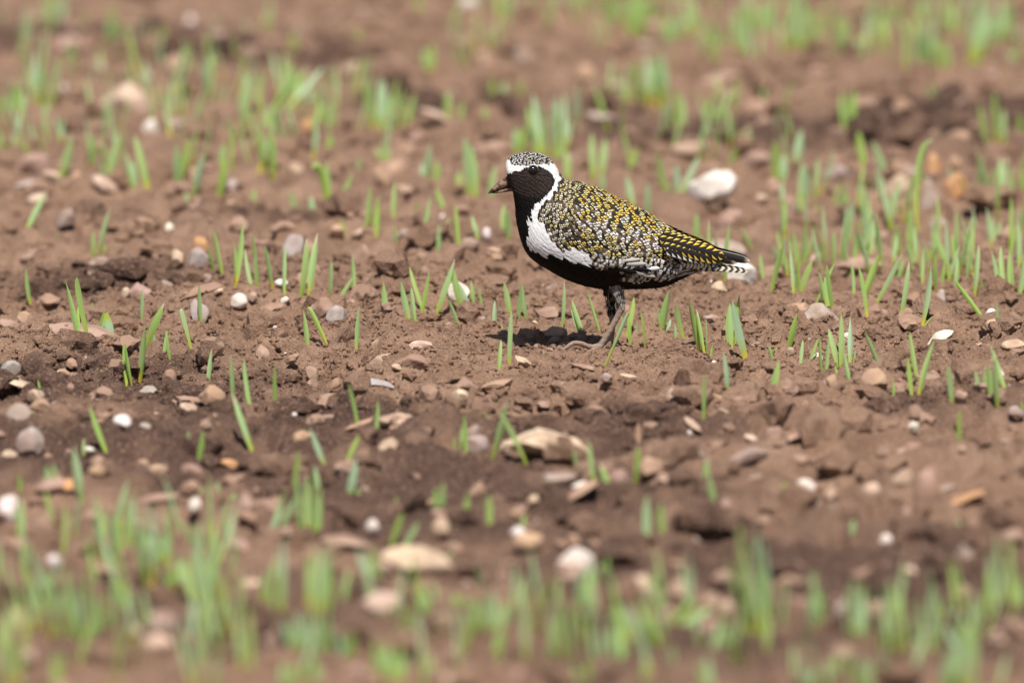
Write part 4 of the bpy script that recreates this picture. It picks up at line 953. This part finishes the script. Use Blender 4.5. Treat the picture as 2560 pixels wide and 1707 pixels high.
# --- mantle, scapulars and wing coverts: the spangled feathers, one by one on the side in view
far = Plume(); far_b = Plume(); near_f = []
SD = seeds(.0042, .0045, frng)
for (p, d, n, uv, side, ij), r in zip(SD, tracts(SD, .0080, 10.0)):
    u_, v_ = uv
    if r == 'mantle' and u_ < 740 and v_ < 330: continue
    if r not in ('mantle', 'flank'): continue
    if r == 'flank' and u_ < 850: continue
    if r == 'mantle' and u_ > 1500 and v_ > 740: continue
    # how far down the side: 0 at the back, 1 at the wing's lower edge
    topv = np.interp(u_, S[:, 0], S[:, 1]); g = np.clip((v_ - topv) / 420, 0, 1)
    band = math.exp(-((v_ - (560 + (u_ - 800) * .33)) / 55) ** 2) * (700 < u_ < 1400)     # greyer, whiter row of coverts
    if frng.random() < band * .8: sp, ba = jit(PALE, .08), jit(C_BROWN, .3)
    elif g < .35: sp, ba = jit([GOLD, LGOLD, CREAM][frng.choice(3, p=[.5, .25, .25])]), jit(C_DARK, .2)
    elif g < .7: sp, ba = jit([GOLD, LGOLD, CREAM, PALE][frng.choice(4, p=[.42, .25, .2, .13])]), jit(C_DARK if frng.random() < .85 else C_BROWN, .2)
    else: sp, ba = jit([LGOLD, CREAM, GOLD][frng.choice(3, p=[.45, .35, .2])]), jit(C_DARK if frng.random() < .7 else C_BROWN, .2)
    mode = 'spot'
    if r == 'flank':
        mode = 'bar'; sp = jit([(0.46, 0.45, 0.45), (0.44, 0.40, 0.30), (0.26, 0.245, 0.23)][frng.choice(3, p=[.4, .3, .3])], .2); ba = jit(C_DARK if frng.random() < .35 else C_BROWN, .4)
    L = np.interp(u_, [600, 900, 1300, 1600], [.0100, .0120, .0138, .0135]); W = np.interp(u_, [600, 900, 1300], [.0056, .0062, .0066])
    dd = d + np.array([0, 0, -.22 * g]) + (.22 if r == 'flank' else .07) * frng.normal(size=3)
    args = dict(lift=frng.uniform(.03, .075), off=.0006, nt=9, nw=7, bars=frng.uniform(1.3, 3.0))
    rec = (p, dd, n, L * frng.uniform(.9, 1.1), W * frng.uniform(.9, 1.1), ba, sp, args, mode)
    if side < .002: near_f.append(rec)
    else: (far if mode == 'spot' else far_b).add(*rec[:7], **args)
near_f.sort(key=lambda r_: -r_[3])
for k, rec in enumerate(near_f):
    if k < 300: Plume().add(*rec[:7], **rec[7]).build('feather', FM[rec[8]], body)
    else: (far if rec[8] == 'spot' else far_b).add(*rec[:7], **rec[7])
tag(far_b.build('flank_plumage', FM['bar'], body), kind='stuff')
tag(far.build('other_feathers', FM['spot'], body), kind='stuff')

# --- long wing and tail feathers, drawn root to tip in the side view, both wings
def skin_point(u, v, off):
    d = Vector(ray(1180 + u / 2.904, 360 + v / 2.904)).normalized()
    loc, nn, _, _ = BVH.ray_cast(Vector(CAM), d)
    return np.array(loc) + np.array(nn) * off
def quill(name, mode, u0, v0, u1, v1, w, y0, y1, base, spot, bars=0, bend=0.0, tip=.72, face=(0, -1, .25), parent=None):
    P, Q = bz(u0, v0, YB - abs(y0)), bz(u1, v1, YB - abs(y1))
    P[1], Q[1] = YB + y0, YB + y1
    f = Plume().add(P, Q - P, np.array(face, float), np.linalg.norm(Q - P), w * U, base, spot, lift=0.0, off=0, bars=bars, nt=16, nw=7, tip=tip, follow=False, root=.7, curve=bend)
    return f.build(name, FM[mode], parent or body)
BLK = (0.014, 0.011, 0.009)
for sg in (-1, 1):                                      # near wing, far wing
    def Y(k): return sg * k
    fc = (0, sg, .35)
    b_ = 1 if sg < 0 else -1
    for (u1, v1, o) in ((2024, 846, .006), (1930, 853, .008), (1838, 851, .010)):
        quill('primary_feather', 'edge', u1 - 520, v1 - 112, u1, v1, 60, Y(o + .012), Y(o), (0.017, 0.013, 0.012), (0.42, 0.37, 0.31), face=(0, sg, .1), bend=-.015 * b_, tip=.80)
    for k, (u0, v0, u1, v1, w, o) in enumerate(((1400, 772, 1720, 838, 84, .0165), (1380, 738, 1800, 838, 84, .0165), (1350, 686, 1848, 814, 84, .0150), (1380, 650, 1790, 784, 78, .0115), (1390, 632, 1670, 742, 70, .0095))):
        quill('tertial_feather', 'notch', u0, v0, u1, v1, w, Y(o + .018 - k * .0012), Y(o - .004), BLK, jit(PALE if k == 0 else GOLD if k < 4 else LGOLD, .08), bars=[8, 9.5, 10.5, 9, 7][k], face=fc, bend=-.02 * b_, tip=.75)
for k, (u1, v1, y) in enumerate(((2012, 934, -.012), (2008, 928, -.007), (2004, 922, -.002), (2004, 922, .003), (2008, 927, .008), (2012, 934, .013))):
    quill('tail_feather', 'bar', 1440, 842 + 4 * abs(k - 2.5), u1, v1, 50, y * .35, y, (0.026, 0.020, 0.016), (0.40, 0.36, 0.28), bars=13, face=(0, -.75 if k < 3 else .75, .66), tip=.74, bend=.012)
for k in range(13):                                     # barred coverts under the tail
    u0 = 1430 + 26 * k; v0 = 872 + frng.uniform(-14, 16) + 1.0 * k
    for sg in (-1, 1):
        quill('tail_covert', 'bar', u0 - 20, v0 - 8, u0 + 105, v0 + 14 + .4 * k, 56, sg * (.020 - .0011 * k), sg * (.019 - .0012 * k), jit(C_BROWN, .3), jit(CREAM if k % 3 else PALE, .1), bars=3.2, face=(0, sg, -.15), tip=.6)
# pale loose flank plumes
for (u0, v0, u1, v1, w, c) in ((1120, 868, 1270, 862, 30, (0.40, 0.38, 0.37)), (1090, 846, 1225, 830, 26, (0.46, 0.42, 0.36)), (1170, 900, 1300, 912, 30, C_BLACK), (1275, 903, 1358, 893, 30, C_WHITE), (1060, 900, 1200, 926, 36, C_BLACK), (1120, 915, 1260, 940, 28, (0.22, 0.205, 0.20)), (1200, 940, 1330, 952, 26, (0.30, 0.28, 0.27))):
    P, Q = skin_point(u0, v0, .0012), skin_point(u1, v1, .0030)
    Plume().add(P, Q - P, np.array([0, -1, -.1]), np.linalg.norm(Q - P), w * U, c, c, lift=0, off=.0004, nt=8, nw=5, tip=.4, follow=False).build('flank_feather', FM['plain'], body)

# --- beak
def hard(name, sec, mat, parent, ns=24, na=20, power=2.0):
    v, f, uv, s_ = loft(np.array(sec, float), ns, na, power)
    return link(name, new_mesh(name, v, f), mat, parent)
beak = hard('beak', [(330, 218, 345, 290, 40), (276, 224, 306, 300, 39), (236, 246, 262, 316, 32), (198, 274, 216, 333, 25), (163, 302, 172, 348, 18), (134, 332, 140, 358, 10), (117, 356, 119, 363, 2)], BEAK, bird)
hard('lower_mandible', [(340, 292, 338, 344, 32), (300, 303, 302, 345, 30), (258, 316, 262, 347, 23), (215, 330, 220, 354, 17), (175, 344, 180, 358, 10), (146, 355, 148, 360, 3)], BEAK, beak)
for sg in (-1, 1):
    p = bz(262, 270); v, f = ICO[2]
    hard('nostril', [(286, 262, 288, 268, 1), (268, 273, 272, 279, 3), (250, 284, 252, 287, 1)], CLAW, beak).location = (0, sg * .0028, 0)

# --- eyes
def lathe_ball(name, p, r, mat, parent, squash=(1, 1, 1), sub=4):
    v, f = ICO[sub]
    o = link(name, new_mesh(name, v * r * np.array(squash), f), mat, parent); o.location = p; return o
for sg in (-1, 1):
    ez = bz(444, 192, YB - .015); hp, hn, _, _ = BVH.ray_cast(Vector((ez[0], YB + sg * .1, ez[2])), Vector((0, -sg, 0)))
    c = np.array(hp)
    e = lathe_ball('eye', c + np.array([0, -sg * .0022, 0]), .0053, EYE, bird)
    # lid: a thin ring of skin round the eye
    n = 40; ring = []; fr_ = []
    for i in range(n):
        a = 2 * math.pi * i / n
        for k in range(6):
            b = 2 * math.pi * k / 6
            rr_ = .00505 + .00055 * math.cos(b)
            ring.append((math.cos(a) * rr_, sg * (.0016 + .0005 * math.sin(b)), math.sin(a) * rr_ * .96))
    for i in range(n):
        for k in range(6):
            fr_.append([i * 6 + k, i * 6 + (k + 1) % 6, ((i + 1) % n) * 6 + (k + 1) % 6, ((i + 1) % n) * 6 + k])
    link('eyelid', new_mesh('eyelid', ring, fr_), ERING, e)

# --- legs: tibia, ankle, shank and toes grown as one skin each
def tube(points, radii, na=12, flat=1.0):
    P = spline(np.array([(*p, r) for p, r in zip(points, radii)], float), max(8, 7 * len(points)))
    C, Rr = P[:, :3], np.maximum(P[:, 3], .0003)
    T = np.gradient(C, axis=0); T /= np.linalg.norm(T, axis=1)[:, None]
    V, F = [], []
    ref = np.array([0, 1.0, 0.1])
    for i in range(len(C)):
        A = np.cross(T[i], ref); A /= np.linalg.norm(A); B = np.cross(T[i], A)
        for k in range(na):
            a = 2 * math.pi * k / na; V.append(C[i] + (A * math.cos(a) + B * math.sin(a) * flat) * Rr[i])
    for i in range(len(C) - 1):
        for k in range(na): F.append([i * na + k, i * na + (k + 1) % na, (i + 1) * na + (k + 1) % na, (i + 1) * na + k])
    F.append(list(range(na))[::-1]); F.append([(len(C) - 1) * na + k for k in range(na)])
    return V, F

def leg(yo, pts, rad, toes, claws):
    V, F = [], []
    def put(t):
        o = len(V); V.extend(t[0]); F.extend([[i + o for i in f] for f in t[1]])
    put(tube([bz(u_, v_, YB + yo) for u_, v_ in pts], rad))
    for tp, tr in toes:
        put(tube([bz(u_, v_, YB + yo + dy) for u_, v_, dy in tp], tr, 10))
    me = new_mesh('leg', [tuple(v) for v in V], F)
    o = link('leg', me, LEG, bird); o.location.z = -.0016
    md = o.modifiers.new('skin', 'REMESH'); md.mode = 'VOXEL'; md.voxel_size = .0005; md.use_smooth_shade = True
    sm = o.modifiers.new('soft', 'SMOOTH'); sm.factor = .5; sm.iterations = 3
    for tp, tr in claws:
        t = tube([bz(u_, v_, YB + yo + dy) for u_, v_, dy in tp], tr, 8)
        link('claw', new_mesh('claw', [tuple(v) for v in t[0]], t[1]), CLAW, o)
    return o
near = leg(-.014, [(1030, 960), (1052, 1060), (1072, 1130), (1082, 1178), (1062, 1230), (1020, 1310), (970, 1395), (930, 1455), (918, 1478)],
    [.008, .0048, .0034, .0039, .0031, .0030, .0030, .0036, .003],
    [([(925, 1455, 0), (860, 1462, -.006), (800, 1440, -.010), (740, 1434, -.014), (690, 1462, -.017), (655, 1490, -.019)], [.0034, .0026, .0026, .0024, .002, .0012]),
     ([(925, 1458, 0), (890, 1478, -.012), (850, 1500, -.022), (815, 1512, -.030)], [.0032, .0024, .0022, .0012]),
     ([(930, 1458, 0), (880, 1458, .010), (830, 1452, .018), (790, 1462, .024)], [.003, .0022, .002, .001])],
    [([(660, 1486, -.019), (642, 1498, -.0195), (632, 1508, -.0195)], [.0011, .0008, .0003]), ([(820, 1511, -.030), (806, 1520, -.031), (798, 1528, -.031)], [.0011, .0008, .0003])])
farl = leg(.014, [(985, 960), (1000, 1060), (1008, 1150), (1016, 1222), (1020, 1300), (1012, 1390), (990, 1465), (985, 1482)],
    [.008, .0048, .0034, .0036, .0029, .0028, .0034, .003],
    [([(988, 1466, 0), (940, 1474, .002), (880, 1470, .004), (830, 1480, .006)], [.003, .0024, .0022, .001]),
     ([(988, 1466, 0), (960, 1484, -.010), (935, 1496, -.018)], [.003, .0024, .001]),
     ([(988, 1466, 0), (965, 1462, .010), (940, 1460, .018)], [.003, .0022, .001])],
    [([(834, 1479, .006), (820, 1488, .006), (812, 1496, .006)], [.001, .0007, .0003])])
# feathered thighs; the far one is black to put its shade into the colour
for lg, yo, path, cols in ((near, -.014, [(1036, 1000), (1060, 1080), (1078, 1160)], ((0.13, 0.11, 0.095), (0.22, 0.20, 0.18))), (farl, .014, [(990, 1010), (1002, 1080), (1012, 1215)], (C_BLACK, C_BLACK))):
    pl = Plume()
    for k in range(150):
        t = frng.random(); u_ = np.interp(t * 2, [0, 1, 2], [a[0] for a in path]); v_ = np.interp(t * 2, [0, 1, 2], [a[1] for a in path])
        r_ = np.interp(t, [0, .5, 1], [.0080, .0050, .0036]); a = frng.uniform(0, 6.283)
        c = bz(u_, v_, YB + yo); nn = np.array([math.cos(a), math.sin(a), 0.1])
        pl.add(c + nn * r_, np.array([.15, 0, -1]) + .15 * frng.normal(size=3), nn, .0058, .0016, jit(cols[frng.integers(2)], .3), C_GREY, lift=.08, nt=4, nw=3, tip=.3, follow=False)
    tag(pl.build('thigh_plumage', FM['plain'], lg), kind='stuff')

# ------------------------------------------------------------------ scraps of dead stalk on the soil
for (t_, a_, b_, r_, lab, m_) in (('E', (540, 905), (712, 822), .0017, 'dark curled dead stalk lying among the dense shoots past the tail', CLAW),
                                 ('G', (0, 430), (72, 487), .0013, 'thin pale straw scrap on the dark damp soil', STRAW),
                                 ('T4', (250, 795), (312, 690), .0016, 'pale broken straw sticking up beside a grey slab', STRAW),
                                 ('X3', (1235, 255), (1330, 222), .0022, 'dry tan leaf scrap behind a wide green blade', STRAW)):
    ox, oy, sc = TILE[t_]
    A_ = hit(ox + a_[0] / sc, oy + a_[1] / sc); B_ = on_plane(ox + b_[0] / sc, oy + b_[1] / sc, A_[1] + .004)
    mid_ = (A_ + B_) / 2 + np.array([0, .002, -.0015])
    t = tube([A_ + np.array([0, 0, -.001]), mid_, B_], [r_, r_ * .9, r_ * .3], 8)
    c_ = np.mean(t[0], axis=0)
    o = link('dead_stalk', new_mesh('dead_stalk', [tuple(v - A_) for v in t[0]], t[1]), m_); o.location = A_
    tag(o, lab, 'plant scrap')
